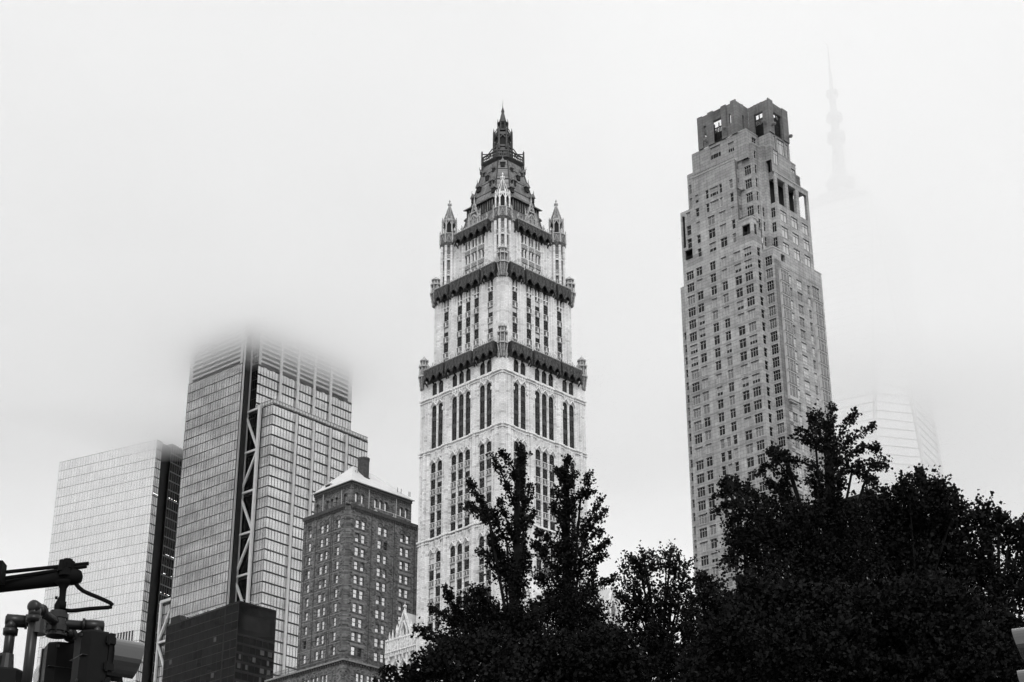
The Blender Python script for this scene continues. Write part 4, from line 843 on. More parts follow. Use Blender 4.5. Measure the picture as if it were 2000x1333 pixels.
for i, (f, pl, a, b, z0, z1, n) in enumerate(lwin):
    if z0 < 104: continue
    if n == 0:                                     # open balconies: dark inside, a rail across
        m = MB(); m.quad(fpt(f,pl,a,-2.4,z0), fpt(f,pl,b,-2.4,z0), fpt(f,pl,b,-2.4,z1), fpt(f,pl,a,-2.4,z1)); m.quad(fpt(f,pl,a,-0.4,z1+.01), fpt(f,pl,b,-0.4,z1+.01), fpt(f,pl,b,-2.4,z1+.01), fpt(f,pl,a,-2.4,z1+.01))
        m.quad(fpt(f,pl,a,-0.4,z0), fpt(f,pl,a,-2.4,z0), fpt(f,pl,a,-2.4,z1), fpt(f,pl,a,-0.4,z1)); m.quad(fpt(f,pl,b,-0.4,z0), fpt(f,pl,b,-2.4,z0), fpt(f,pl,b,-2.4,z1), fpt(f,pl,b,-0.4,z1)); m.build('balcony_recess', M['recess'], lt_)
        m = MB(); fbox(m, f, pl, a, b, -0.3, -0.22, z0+1.0, z0+1.08)
        for q in range(9): e = a+(b-a)*q/8; fbox(m, f, pl, e-0.02, e+0.02, -0.28, -0.24, z0, z0+1.0)
        m.build('balcony_rail', M['mullion'], lt_); continue
    r = random.random(); right = (f == 'R' and pl < -1)
    if right: mats, sp = (('blind',), None) if z0 > 228 else ((('glass_mid',), None) if r < 0.6 else (('blind',), None))
    elif f == 'R': mats, sp = (('glass_dark',), None)
    elif pl > 3: mats, sp = (('glass_dark',), None) if r < 0.75 else (('glass_mid',), None)
    else: mats, sp = (('glass_dark',), None) if r < 0.56 else ((('glass_mid',), None) if r < 0.70 else ((('glass_dark','blind_grey'), 0.4) if r < 0.80 else (('blind_grey',), None)))
    add_window(lt_, f, pl, a+.01, b-.01, z0, z1-.0, 'frame_dark' if right and z0 > 228 else 'frame_light', mats, sp, n, 0.72 if n != 1 else 0.6, 0.09, bar=0.06 if n < 10 else 0.05)
for a0, a1, zt, zb in ((5.7,9.6,224.0,186.3),(21.0,24.9,219.9,160.0)):
    cas = MB(); z = zt
    k = 0
    while z-F3 > zb-1.0:                            # stacked oriel windows
        m = MB(); fbox(m, 'R', -3.41, a0, a1, 0, 0.75, z-0.55, z-0.05, 0); fbox(m, 'R', -3.41, a0+.15, a1-.15, 0, 0.62, z-F3-0.05, z-0.55, 1)
        for q in (0, 0.28, 0.72, 1): e = a0+.15+(a1-a0-.3)*q; fbox(m, 'R', -3.41, e-0.05, e+0.05, 0, 0.68, z-F3-0.05, z-0.55, 2)
        fbox(m, 'R', -3.41, a0+.1, a1-.1, 0.1, 0.69, z-1.5, z-1.42, 2)
        fbox(m, 'R', -3.41, a0, a1, 0.3, 0.82, z-0.18, z-0.04, 3)
        o = m.build('oriel_window', [M['lime_trim'], M['glass_mid'], M['frame_light'], M['frame_dark']], lt_)
        z -= F3; k += 1
    m = MB(); fbox(m, 'R', -3.41, a0, a1, 0, 0.8, z-1.0, z-0.06); fbox(m, 'R', -3.41, a0+.3, a1-.3, 0, 0.5, z-1.5, z-1.0); m.build('oriel_base', M['lime_trim'], lt_)
m = MB()                                            # tall dark openings between pale pilasters near the foot of the tower
for a in (10.6, 12.2, 13.8): fbox(m, 'L', 0, a, a+1.3, 0.03, 0.09, 112, 135.4, 0); fbox(m, 'L', 0, a-0.3, a, 0.02, 0.5, 112, 136.0, 1); fbox(m, 'L', 0, a+0.1, a+1.2, 0.1, 0.3, 135.8, 136.2, 0)
fbox(m, 'L', 0, 10.2, 15.3, 0.02, 0.3, 135.5, 135.75, 1); m.build('base_openings', [M['glass_dark'], M['lime_trim']], lt_)
# glass rails along terraces
rl = MB()
for f, pl, a0, a1, z in (('L',0,4.6,19.4,258.7),('L',0,0,4.3,238.9),('R',0,0,2.2,238.9),('R',-3.41,4.2,7.2,229.9)):
    fbox(rl, f, pl, a0, a1, -0.35, -0.28, z+0.75, z+0.85)
    for q in range(int((a1-a0)/0.5)+1): fbox(rl, f, pl, a0+q*.5, a0+q*.5+.05, -0.34, -0.29, z, z+0.8)
rl.build('terrace_rails', M['mullion'], lt_)

# ------------------------------------------------------------------ old brick skyscraper with the pale hipped roof
bt = building('brick_skyscraper', 'dark brick skyscraper with pale hipped roof and squat chimney beside the gothic tower', (-38.71, 396.11), -43.93)
BL, BR = 16.0, 22.7; FB = 3.4
bb = MB(); bz = [144.9-FB*k for k in range(0, 24)]
colsL = ((2.6,3.85),(6.75,7.95),(8.5,9.85),(12.9,14.15)); colsR = ((2.65,4.0),(4.55,5.85),(9.7,11.05),(11.6,12.85),(16.9,18.15),(18.7,20.0))
bh = lambda cols: [(a, b, z-2.05, z) for a, b in cols for z in bz]
wall(bb, 'L', 0, 0.85, BL, 0, 148.2, bh(colsL), 0.4); wall(bb, 'R', 0, 1.3, BR, 0, 148.2, bh(colsR), 0.4)
bb.quad((0,0.85,0),(1.3,0,0),(1.3,0,148.2),(0,0.85,148.2))
bb.quad((BR,0,0),(BR,BL,0),(BR,BL,148.2),(BR,0,148.2)); bb.quad((0,BL,0),(BR,BL,0),(BR,BL,148.2),(0,BL,148.2)); bb.quad((0,0,148.15),(BR,0,148.15),(BR,BL,148.15),(0,BL,148.15))
bb.build('brick_shaft', M['brick'], bt)
tr_ = MB()
for z in bz:
    for f, a0, a1 in (('L',0.9,BL),('R',1.35,6.9)): fbox(tr_, f, 0, a0, a1, 0, 0.05, z-2.75, z-2.6, 0)
    for f, cc in (('L', colsL), ('R', colsR)):
        for a, b in cc: fbox(tr_, f, 0, a-.1, b+.1, 0, 0.12, z-2.2, z-2.06, 0)
    if z > 110: fbox(tr_, 'R', 0, 2.2, 6.4, 0, 0.05, z-3.2, z-2.6, 0); fbox(tr_, 'R', 0, 16.4, 20.5, 0, 0.05, z-3.2, z-2.6, 0)
for f, a1 in (('L', BL), ('R', BR)):                # corbel table under the shaft's parapet, blind arches over the top windows
    fbox(tr_, f, 0, 0.9, a1, 0, 0.35, 147.5, 148.35, 1); n = int(a1/0.62)
    for i in range(n): a = 1.1+(a1-1.3)*i/n; fbox(tr_, f, 0, a, a+0.24, 0, 0.3, 146.9, 147.5, 1)
    for q in (4.9, 5.5, 11.0, 14.9) if f == 'L' else (7.6, 14.9, 21.6): fbox(tr_, f, 0, q, q+0.09, 0, 0.12, 60, 147, 1)
    for a, b in (colsL if f == 'L' else colsR):
        c = (a+b)/2; pts = [fpt(f, 0, c+0.8*math.cos(t*math.pi/6), 0.06, 144.95+0.9*math.sin(t*math.pi/6)) for t in range(7)]; tr_.tube(pts, 0.08, 4, 1)
tr_.build('brick_bands', [M['brick_trim'], M['brick_dark']], bt)['kind'] = 'stuff'
random.seed(9)
for f, cc in (('L', colsL), ('R', colsR)):
    for z in bz:
        if z < 104: continue
        for a, b in cc:
            r = random.random()
            mats, sp = (('sky_glass',), None) if r < 0.80 else ((('sky_glass','glass_mid'), 0.5) if r < 0.95 else (('glass_dark',), None))
            if f == 'R' and 9 < a < 13 and 106 < z < 114: mats, sp = ('black_metal',), None
            add_window(bt, f, 0, a+.02, b-.02, z-2.05, z, 'frame_dark', mats, sp, 1, True, 0.22, bar=0.1, tilt=R_(random.uniform(-1.5,1.5)))
S = 2.0; tbk = MB(); TL, TR = (1.2, 15.6), (2.0, 22.2)       # top block
tcL = ((2.2,2.95),(4.9,5.7),(6.3,7.1),(7.7,8.5),(12.4,13.2)); tcL = ((3.0,3.9),(6.1,6.95),(7.75,8.6),(9.4,10.25),(13.1,13.95))
tcR = ((3.2,4.2),(5.1,6.1),(9.3,10.3),(10.95,11.95),(12.6,13.6),(17.6,18.6),(19.3,20.3))
wall(tbk, 'L', S, 1.2, 14.8, 148.1, 154.6, [(a, b, 149.6, 151.9) for a, b in tcL], 0.35); wall(tbk, 'R', 1.2, S, 21.4, 148.1, 154.6, [(a, b, 149.8, 152.2) for a, b in tcR]+[(a+.05, b-.05, 148.25, 149.0) for a, b in tcR], 0.35)
tbk.quad((21.4,1.2,148.1),(21.4,14.8,148.1),(21.4,14.8,154.6),(21.4,1.2,154.6)); tbk.quad((S,14.8,148.1),(21.4,14.8,148.1),(21.4,14.8,154.6),(S,14.8,154.6))
tbk.build('top_block', M['brick'], bt)
ta = MB()
for f, pl, cc, z0, z1 in (('L', S, tcL, 149.6, 151.9), ('R', 1.2, tcR, 149.8, 152.2)):
    e0, e1 = (1.2, 14.8) if f == 'L' else (S, 21.4)
    for a, b in cc: arch_fill(ta, f, pl, a, b, z1-0.5, z1, d0=-0.3, d1=0.02)
    fbox(ta, f, pl, e0, e1, 0, 0.3, 153.9, 154.6); n = int((e1-e0)/0.6)
    for i in range(n): fbox(ta, f, pl, e0+.1+i*.6, e0+.36+i*.6, 0, 0.24, 153.3, 153.9); fbox(ta, f, pl, e0+.1+i*.6, e0+.3+i*.6, 0, 0.1, 152.65+0.12*(i%2), 152.95+0.12*(i%2))
ta.build('corbel_table', M['brick_dark'], bt)['kind'] = 'stuff'
for f, pl, cc, z0, z1 in (('L', S, tcL, 149.6, 151.9), ('R', 1.2, tcR, 149.8, 152.2)):
    for a, b in cc:
        add_window(bt, f, pl, a+.02, b-.02, z0, z1, 'frame_dark', ('sky_glass',), None, 1, False, 0.3, bar=0.12)
        if f == 'R': add_window(bt, f, pl, a+.06, b-.06, 148.25, 149.0, 'frame_dark', ('sky_glass',), None, 1, False, 0.2)
for f, a in (('L', 4.6), ('L', 11.4), ('R', 7.5), ('R', 16.3)):
    m = MB(); m.tube([fpt(f, S if f == 'L' else 1.2, a, 0.12, 148.2), fpt(f, S if f == 'L' else 1.2, a, 0.12, 154.6)], 0.07, 6); m.build('downpipe', M['frame_light'], bt)
rf = MB(); ex0, ex1, ey0, ey1 = S-0.55, 21.9, 0.65, 15.3; hx0, hx1, hy = 8.2, 14.8, 8.2; ZT = 162.1
A_, B_2, C_2, D_2 = (ex0,ey0,154.7), (ex1,ey0,154.7), (ex1,ey1,154.7), (ex0,ey1,154.7); E_, G_ = (hx0,hy,ZT), (hx1,hy,ZT-0.4)
rf.quad(A_, B_2, G_, E_); rf.tri(D_2, A_, E_); rf.quad(C_2, D_2, E_, G_); rf.tri(B_2, C_2, G_); rf.quad(A_, B_2, C_2, D_2)
roof2 = rf.build('hipped_roof', M['roof_pale'], bt)
m = MB(); 
for p, q in ((A_,B_2),(A_,D_2)): m.tube([p, q], 0.16, 6)
m.tube([A_, E_], 0.11, 6); m.build('gutter', M['roof_pale'], roof2)
m = MB()
for i in range(34): t = (i+.5)/34; x = ex0+3.2+(hx1+3.2-ex0-3.2)*t; m.box(x-.08, x+.08, 3.35, 3.5, 156.7, 157.0)
for i in range(16): y = 3.6+9*i/16; m.box(4.05, 4.2, y, y+.12, 156.7, 157.0)
m.build('snow_guard', M['mullion_mid'], roof2)
m = MB(); m.box(2.5, 4.6, 9.6, 11.6, 155.4, 156.3, 0); m.box(2.42, 2.49, 9.8, 11.4, 155.5, 156.2, 1); m.box(2.2, 4.8, 9.4, 11.8, 156.31, 156.45, 0); m.build('roof_dormer', [M['roof_pale'], M['recess']], roof2)
for x, y in ((6.6,5.4),(7.2,5.4),(17.6,2.2),(18.8,2.2),(21.2,2.0),(21.6,2.0)): m = MB(); m.frustum(x, y, 155.4+(y-0.65)*0.74-0.3, 156.3+(y-0.65)*0.74, 0.09, 0.09, 6); m.build('roof_vent', M['mullion_mid'], roof2)
ch = MB(); ch.frustum(9.8, 6.2, 157.6, 163.4, 1.42, 1.42, 14); ch.frustum(9.8, 6.2, 163.4, 163.9, 1.52, 1.52, 14); ch.frustum(9.8, 6.2, 157.4, 158.6, 1.9, 1.8, 14); ch.build('chimney', M['brick_dark'], bt)
m = MB()                                            # scaffold rail on the terrace
m.tube([(9.2,0.6,149.6),(15.3,0.6,149.6),(21,0.6,149.3)], 0.05, 5)
for x in (9.2, 9.6, 15.1, 15.6): m.tube([(x,0.6,148.2),(x,0.6,149.7)], 0.05, 5)
m.tube([(8.7,0.6,148.9),(9.9,0.6,148.9)], 0.06, 5); m.tube([(14.6,0.6,148.8),(16,0.6,148.8)], 0.06, 5); m.build('roof_railing', M['steel_white'], bt)
lw = MB(); lp, lq = -1.2, -3.4                      # the wider lower part with its railing
hlw = [(2.0+i*3.2+d, 3.1+i*3.2+d, 105.3, 107.2) for i in range(7) for d in (0, 1.35)]
wall(lw, 'L', lp-1.2, lq, 24, 0, 109.6, hlw, 0.4); wall(lw, 'R', lq, lp-1.2, 24, 0, 109.6, [(h[0]-.5, h[1]-.5, h[2], h[3]) for h in hlw], 0.4); lw.box(lp-1.2, 24, lq, 24, 109.5, 109.62)
lw.build('lower_block', M['brick'], bt)
m = MB()
for f, pl, e0, e1 in (('L', lp-1.2, lq, 24), ('R', lq, lp-1.2, 24)):
    fbox(m, f, pl, e0-.4, e1, -0.2, 0.5, 109.3, 109.7, 0); n = int((e1-e0)/0.8)
    for i in range(n): fbox(m, f, pl, e0+i*.8, e0+.3+i*.8, 0, 0.35, 108.7, 109.3, 1)
    for h in hlw:
        a, b = (h[0], h[1]) if f == 'L' else (h[0]-.5, h[1]-.5); c = (a+b)/2; m.tube([fpt(f, pl, c+0.75*math.cos(t*math.pi/6), 0.06, 107.3+0.75*math.sin(t*math.pi/6)) for t in range(7)], 0.08, 4, 0)
m.build('cornice', [M['brick_trim'], M['brick_dark']], bt)['kind'] = 'stuff'
for f, pl in (('L', lp-1.2), ('R', lq)):
    for h in hlw:
        a, b = (h[0], h[1]) if f == 'L' else (h[0]-.5, h[1]-.5); add_window(bt, f, pl, a+.02, b-.02, 105.3, 107.2, 'frame_dark', ('sky_glass',), None, 1, True, 0.22)
m = MB()
for f, pl, e0, e1 in (('L', lp-1.2, lq, 24), ('R', lq, lp-1.2, 24)):
    for z in (110.2, 110.9): fbox(m, f, pl, e0, e1, 0.2, 0.26, z, z+0.06)
    for i in range(int((e1-e0)/0.35)): fbox(m, f, pl, e0+i*.35, e0+i*.35+.05, 0.2, 0.25, 109.7, 110.9)
m.build('roof_railing', M['mullion'], bt)

# ------------------------------------------------------------------ curtain-wall towers
def curtain(root, face, plane, a0, a1, z0, z1, fh, pw, glass, mull='mullion', band=0.3, mw=0.1, solo=0, mwd=0.08, bd=0.12, zoff=0.0, jitter=0.0):
    """storeys of glass panes between dark bands and thin mullions; the `solo` top-most panes are parts, the rest one joined part"""
    na = max(1, round((a1-a0)/pw)); w = (a1-a0)/na; zs = []
    z = z1
    while z-fh > z0-fh*0.5: zs.append(z); z -= fh
    bars = MB()
    for z in zs: fbox(bars, face, plane, a0, a1, -0.05, bd, z-band, z)
    for i in range(na+1): fbox(bars, face, plane, a0+i*w-mw/2, a0+i*w+mw/2, -0.05, mwd, zs[-1]-fh, z1-band-0.01)
    bars.build('mullions', M[mull], root)['kind'] = 'stuff'
    key = ('cw', face, round(w,3), fh, glass, band)
    if key not in _wm:
        pm = MB(); pm.quad(fpt(face,0,0.01,0,0.01), fpt(face,0,w-0.01,0,0.01), fpt(face,0,w-0.01,0,fh-band), fpt(face,0,0.01,0,fh-band)); _wm[key] = pm.mesh('pane', M[glass])
    rest = MB(); k = 0
    cells = [(z, i) for z in zs for i in range(na)]
    for z, i in cells:
        if k < solo:
            o = place('pane', _wm[key], root, fpt(face, plane, a0+i*w, 0, z-fh)); k += 1
            t = random.gauss(0, jitter)
            if jitter: o.rotation_euler = (0, t, random.gauss(0, jitter)) if face == 'L' else (t, 0, random.gauss(0, jitter))
        else:
            t1, t2 = random.gauss(0, jitter)*w, random.gauss(0, jitter)*fh
            rest.quad(fpt(face,plane,a0+i*w,0,z-fh), fpt(face,plane,a0+(i+1)*w,t1,z-fh), fpt(face,plane,a0+(i+1)*w,t1+t2,z-band), fpt(face,plane,a0+i*w,t2,z-band))
    if rest.f: rest.build('glazing', M[glass], root)['kind'] = 'stuff'

# the grey glass tower with the white steel truss
random.seed(31)
w3 = building('glass_tower', 'grey glass tower with white steel zigzag truss, top lost in cloud', (-110.69, 666.88), -40.4)
FH = 4.25
curtain(w3, 'L', 0, 0, 33.9, 60, 309.9, FH, 1.55, 'glass_3', solo=110, band=0.22, mw=0.11, jitter=0.006)
wb = MB(); wb.box(0.15, 30, 0.15, 33.75, 0, 309.5)
wb.box(5.2, 58.7, -3.85, 33, 0, 309.5); wb.box(5.2, 58.7, -14.45, 0, 0, 289.2); wb.build('building_core', M['glass_deep'], w3)
curtain(w3, 'R', -4.0, 5, 58.9, 283, 309.9, 4.3, 1.58, 'glass_3b', solo=70, band=0.42, mw=0.12, bd=0.3, jitter=0.006)
curtain(w3, 'L', 5, -4.0, 0.2, 280, 329, 4.3, 1.4, 'glass_black', band=0.3)
curtain(w3, 'R', -14.6, 5, 58.9, 60, 289.0, 4.37, 1.58, 'glass_3b', solo=120, band=0.42, mw=0.12, bd=0.3, jitter=0.006)
curtain(w3, 'L', 5, -14.6, -8.4, 60, 289.0, 4.37, 1.5, 'glass_3', band=0.36)
curtain(w3, 'L', 5.6, -8.4, 0.6, 60, 289.0, 4.37, 1.5, 'glass_black', band=0.36, mull='mullion_mid')
curtain(w3, 'R', 0, 0, 5, 60, 329, 4.3, 1.7, 'glass_deep', band=0.3)
m = MB(); m.quad((5,-4,309),(58.9,-4,309),(58.9,-4,310),(5,-4,310)); 
m.box(5.0, 58.9, -14.6, -14.4, 289.0, 289.35); m.build('slab_edge', M['mullion'], w3)
# louvred storeys at the top
lv = MB()
for f, pl, a0, a1 in (('L', 0, 0, 33.9), ('R', -4.0, 5, 58.9), ('L', 5, -4.0, 0)):
    lv_z = 310.0
    fbox(lv, f, pl, a0, a1, -0.8, -0.7, 310, 329, 1)
    while lv_z < 329: fbox(lv, f, pl, a0+(1.5 if pl == 0 or pl < 0 else 0), a1-(1.5 if f == 'L' else 2.0), -0.45, 0.02, lv_z+1.25, lv_z+2.1, 0); lv_z += 2.1
    fbox(lv, f, pl, a0, a0+1.6, -0.4, 0.0, 310, 329, 0); fbox(lv, f, pl, a1-2.2, a1, -0.4, 0.0, 310, 329, 0)
lv.box(0.7, 58, 0.7, 33, 309.6, 329.2, 1); lv.box(0, 58.9, -4, 33.9, 329.2, 329.6, 0)
lv.build('louvres', [M['louvre'], M['mullion']], w3)
for a in (17.4, 27.0, 36.5, 46.0):                  # tall white fins
    m = MB(); fbox(m, 'R', -4.0, a-0.65, a+0.15, 0.05, 0.7, 289.5, 325.4, 0); fbox(m, 'R', -4.0, a+0.2, a+0.7, 0.05, 0.5, 289.5, 325.4, 0); m.build('steel_fin', M['steel_white'], w3)
    m = MB(); fbox(m, 'R', -14.6, a-0.2, a+0.5, 0.05, 0.8, 60, 288.2, 0); fbox(m, 'R', -14.6, a+0.55, a+1.1, 0.05, 0.5, 60, 288.2, 0); fbox(m, 'R', -14.6, a+1.15, a+1.4, -0.02, 0.3, 60, 289, 1); m.build('steel_fin', [M['steel_white'], M['mullion']], w3)
m = MB()                                            # terrace glass parapet
for f, pl, e0, e1 in (('R', -14.6, 5, 58.9), ('L', 5, -14.6, -4)):
    fbox(m, f, pl, e0, e1, 0.1, 0.2, 289.4, 289.6, 0); fbox(m, f, pl, e0, e1, 0.1, 0.2, 290.9, 291.05, 0); fbox(m, f, pl, e0, e1, -0.05, 0.05, 289.3, 291.0, 1)
    for i in range(int((e1-e0)/1.6)+1): fbox(m, f, pl, e0+i*1.6, e0+i*1.6+.1, 0.1, 0.25, 289.4, 291.0, 0)
m.build('terrace_parapet', [M['mullion_mid'], M['steel_white']], w3)
def truss(root, plane, ua, ub_, nodes, start_left, ext, name='steel_truss'):
    """vertical white truss in the plane x = plane: posts at ua (right) and ub_ (left), zigzag between the nodes"""
    m = MB(); zt, zb = nodes[0], nodes[-1]
    fbox(m, 'L', plane, ua-0.7, ua+0.5, 0.2, 1.2, zb-30, zt+0.5); fbox(m, 'L', plane, ub_-0.3, ub_+0.45, 0.2, 1.1, zb-30, zt-1.0)
    left = start_left
    for i, z in enumerate(nodes):
        m.beam((plane-0.7, ua, z-0.4), (plane-0.7, ub_, z-0.4), 0.8, 0.8, (1,0,0)) if True else None
        fbox(m, 'L', plane, min(ua,ub_), max(ua,ub_), -0.3, 0.15, z-1.9, z-0.85, 1)
        if i+1 < len(nodes):
            p, q = (ub_, ua) if left else (ua, ub_); m.beam((plane-0.75, p, z-1.2), (plane-0.75, q, nodes[i+1]+0.2), 0.85, 0.7, (1,0,0)); left = not left
    m.build(name, [M['steel_white'], M['mullion']], root)
truss(w3, 5.0, -7.4, 0.9, (289.3, 271.3, 254.1, 236.6, 219.4, 202.2, 185), True, 0)
m = MB(); m.box(1.6, 4.9, -0.4, 0.3, 60, 310, 0); m.box(0.2, 0.9, -0.55, -0.05, 60, 322, 1); m.box(4.0, 4.6, -0.7, -0.1, 60, 322, 2); m.build('dark_slot', [M['mullion'], M['louvre'], M['louvre']], w3)
# lower outrigger volume at the left with its own truss
curtain(w3, 'L', 3.0, 33.9, 44.0, 60, 216.2, FH, 1.5, 'glass_3', band=0.36, mull='mullion')
m = MB(); m.box(3.2, 28, 33.95, 44, 0, 216); m.box(2.9, 5, 33.95, 44.3, 216.1, 218.2, 1); m.build('lower_volume', [M['glass_deep'], M['steel_white']], w3)
truss(w3, 3.0, 34.8, 42.7, (217.4, 200.6, 183.6, 166.6, 150), False, 0)
m = MB(); fbox(m, 'L', 3.0, 43.2, 44.3, -0.1, 0.35, 204.8, 217.8); m.build('steel_panel', M['steel_white'], w3)

# the bright glass tower at the far left
random.seed(41)
w4 = building('bright_glass_tower', 'bright reflective glass tower at the left behind the traffic signals', (-153.69, 718.75), -28.75)
curtain(w4, 'L', 0, 0.5, 55.7, 60, 297.3, 4.25, 1.53, 'glass_4', mull='mullion_mid', solo=280, band=0.14, mw=0.08, mwd=0.02, bd=0.04, jitter=0.0025)
curtain(w4, 'R', 0.5, 0, 3.6, 60, 297.3, 4.25, 1.2, 'glass_3', band=0.4, mw=0.14)
curtain(w4, 'L', 3.6, -2.8, 0.4, 60, 297.3, 4.25, 1.2, 'glass_deep', band=0.3) if False else None
m = MB(); m.box(0.2, 40, 0.7, 55.5, 0, 297); m.build('building_core', M['glass_deep'], w4)
m = MB(); m.box(3.7, 9.0, 0.6, 3.0, 60, 296.8); m.build('dark_reveal', M['black_metal'], w4)
curtain(w4, 'R', -0.2, 9.0, 38, 60, 298.5, 4.25, 1.5, 'glass_black', band=0.5, mull='mullion_mid', mw=0.1)
m = MB(); m.quad((9.0,-0.2,60),(9.0,3,60),(9.0,3,298.4),(9.0,-0.2,298.4)); m.box(9.05,38,-0.1,30,0,298.3); m.build('side_core', M['glass_black'], w4)
m = MB()                                            # louvre slots low on the bright face
for i in range(10): fbox(m, 'L', 0, 4.2+i*1.53, 4.85+i*1.53, 0.0, 0.12, 200.2, 212.6)
m.build('louvre_slots', M['mullion'], w4)
em, en, ep = new_mat('ceiling_lamp'); ep.inputs['Emission Color'].default_value = (1,1,1,1); ep.inputs['Emission Strength'].default_value = 3.0; M['lamp'] = em
m = MB()
for z0 in (273.4, 248.0, 239.5, 226.0, 231.0):
    for i in range(random.randint(3, 8)): a = 9.6+random.random()*8; fbox(m, 'R', -0.2, a, a+0.35, 0.02, 0.1, z0, z0+0.16)
for i in range(5): fbox(m, 'R', 0.5, 0.4+i*0.7, 0.7+i*0.7, 0.02, 0.1, 272.6, 272.78)
m.build('ceiling_lights', M['lamp'], w4)['kind'] = 'stuff'

# the black glass hotel block low in front
random.seed(51)
bh_ = building('black_glass_building', 'low black glass building with large dark louvre panel, below the truss tower', (-90.53, 571.88), -43.92)
curtain(bh_, 'L', 0, 7.6, 40.4, 60, 178.6, 3.05, 2.7, 'glass_black', band=0.14, mw=0.06, mwd=0.03, bd=0.04, jitter=0.003)
curtain(bh_, 'L', 0, 0.3, 7.0, 60, 178.6, 3.05, 2.7, 'glass_black', band=0.14, mw=0.06, mwd=0.03, bd=0.04)
hot = MB(); hot.box(0.1, 15.6, 0.25, 40.3, 0, 178.55); hot.box(-0.05, 15.75, 0.1, 7.2, 178.6, 179.1); hot.box(-0.02, 15.75, 7.4, 40.4, 178.6, 179.0)
hot.box(-0.02, 0.3, 7.05, 7.55, 0, 178.9); hot.build('building_core', M['black_metal'], bh_)
m = MB(); m.box(-0.08, 1.0, 6.95, 7.0, 60, 179); m.box(-0.08, 1.0, 7.6, 7.65, 60, 179); m.build('corner_slot', M['mullion'], bh_)
wall_holes = [(2.0,13.7,169.9,174.95)]
m = MB(); wall(m, 'R', 0.25, 0.1, 15.75, 168.3, 178.6, wall_holes, 1.2); m.build('top_panels', M['glass_black'], bh_)
m = MB(); m.box(2.0, 13.7, 1.0, 1.3, 169.8, 175.0)
for i in range(20): m.box(2.0, 13.7, 0.8, 0.95, 169.95+i*.25, 170.05+i*.25)
m.build('louvre_panel', M['mullion'], bh_)
curtain(bh_, 'R', 0.2, 0.1, 15.75, 60, 168.3, 3.05, 2.6, 'glass_black', band=0.7, mw=0.25, mull='black_metal', mwd=0.06, bd=0.06)
m = MB()
for k in range(34):
    for z in (168.0-k*3.05,): fbox(m, 'R', 0.2, 0.1, 15.75, 0.05, 0.12, z-0.12, z-0.04); fbox(m, 'R', 0.2, 0.1, 15.75, 0.05, 0.12, z-0.55, z-0.47)
m.build('storey_lines', M['mullion'], bh_)['kind'] = 'stuff'
for k in range(26):
    for i in range(5):
        if random.random() < 0.55 and k > 0: m = MB(); a = 0.6+i*3.0+random.random()*0.8; fbox(m, 'R', 0.2, a, a+random.choice((0.9,1.3,1.7)), 0.03, 0.1, 168.3-3.05*(k+1)+0.5, 168.3-3.05*(k+1)+2.1); m.build('window', M['dim_window'], bh_)
for k in range(26):
    if random.random() < 0.6: m = MB(); a = 8.6+random.choice((0, 2.7, 27)); fbox(m, 'L', 0, a, a+1.4, 0.02, 0.08, 170-3.05*(k+1)+0.5, 170-3.05*(k+1)+2.1); m.build('window', M['dim_window'], bh_)
m = MB()                                            # rails and plant along the roof edge
m.tube([(0.4,9,179.9),(0.4,30,179.9)], 0.06, 5); 
for i in range(14): m.tube([(0.4,9+i*1.6,179.0),(0.4,9+i*1.6,179.9)], 0.05, 4)
m.box(1.0, 3.0, 15.0, 17.5, 179.0, 179.9); m.box(0.8, 1.4, 22, 23, 179, 180.4); m.build('roof_railing', M['steel_white'], bh_)
m = MB(); m.rings([[(1,33,179),(8,33,179),(8,40,179),(1,40,179)],[(1.2,35,181.8),(8,35,181.8),(8,39.8,181.8),(1.2,39.8,181.8)]]); m.build('roof_plant', M['black_metal'], bh_)
m = MB(); m.tube([(0.6,0.4,179.9),(15,0.4,179.9)], 0.05, 5); m.build('roof_railing', M['steel_white'], bh_)

# the tapering tower inside the cloud on the right
random.seed(61)
w1 = thing('cloud_tower', 'very tall tapering glass tower with antenna, almost hidden in cloud on the right', 'skyscraper', (*at(1646, 405, 760).xy, 0), R_(60))
RB, RT, ZB, ZTOP = 30.5*math.sqrt(2), 30.5, 56.0, 417.0
Bc = [Vector((RB*math.cos(k*math.pi/2), RB*math.sin(k*math.pi/2), ZB)) for k in range(4)]; Tc = [Vector((RT*math.cos(math.pi/4+k*math.pi/2), RT*math.sin(math.pi/4+k*math.pi/2), ZTOP)) for k in range(4)]
gm = MB(); ln = MB(); ed = MB()
tris = []
for k in range(4): tris.append((Bc[k], Bc[(k+1)%4], Tc[k])); tris.append((Tc[k-1], Tc[k], Bc[k]))
def slice_tri(a, b, c, z):
    """the level segment across a triangle at height z"""
    pts = []
    for p, q in ((a,b),(b,c),(c,a)):
        if (p.z-z)*(q.z-z) < 0: t = (z-p.z)/(q.z-p.z); pts.append(p.lerp(q, t))
    return pts
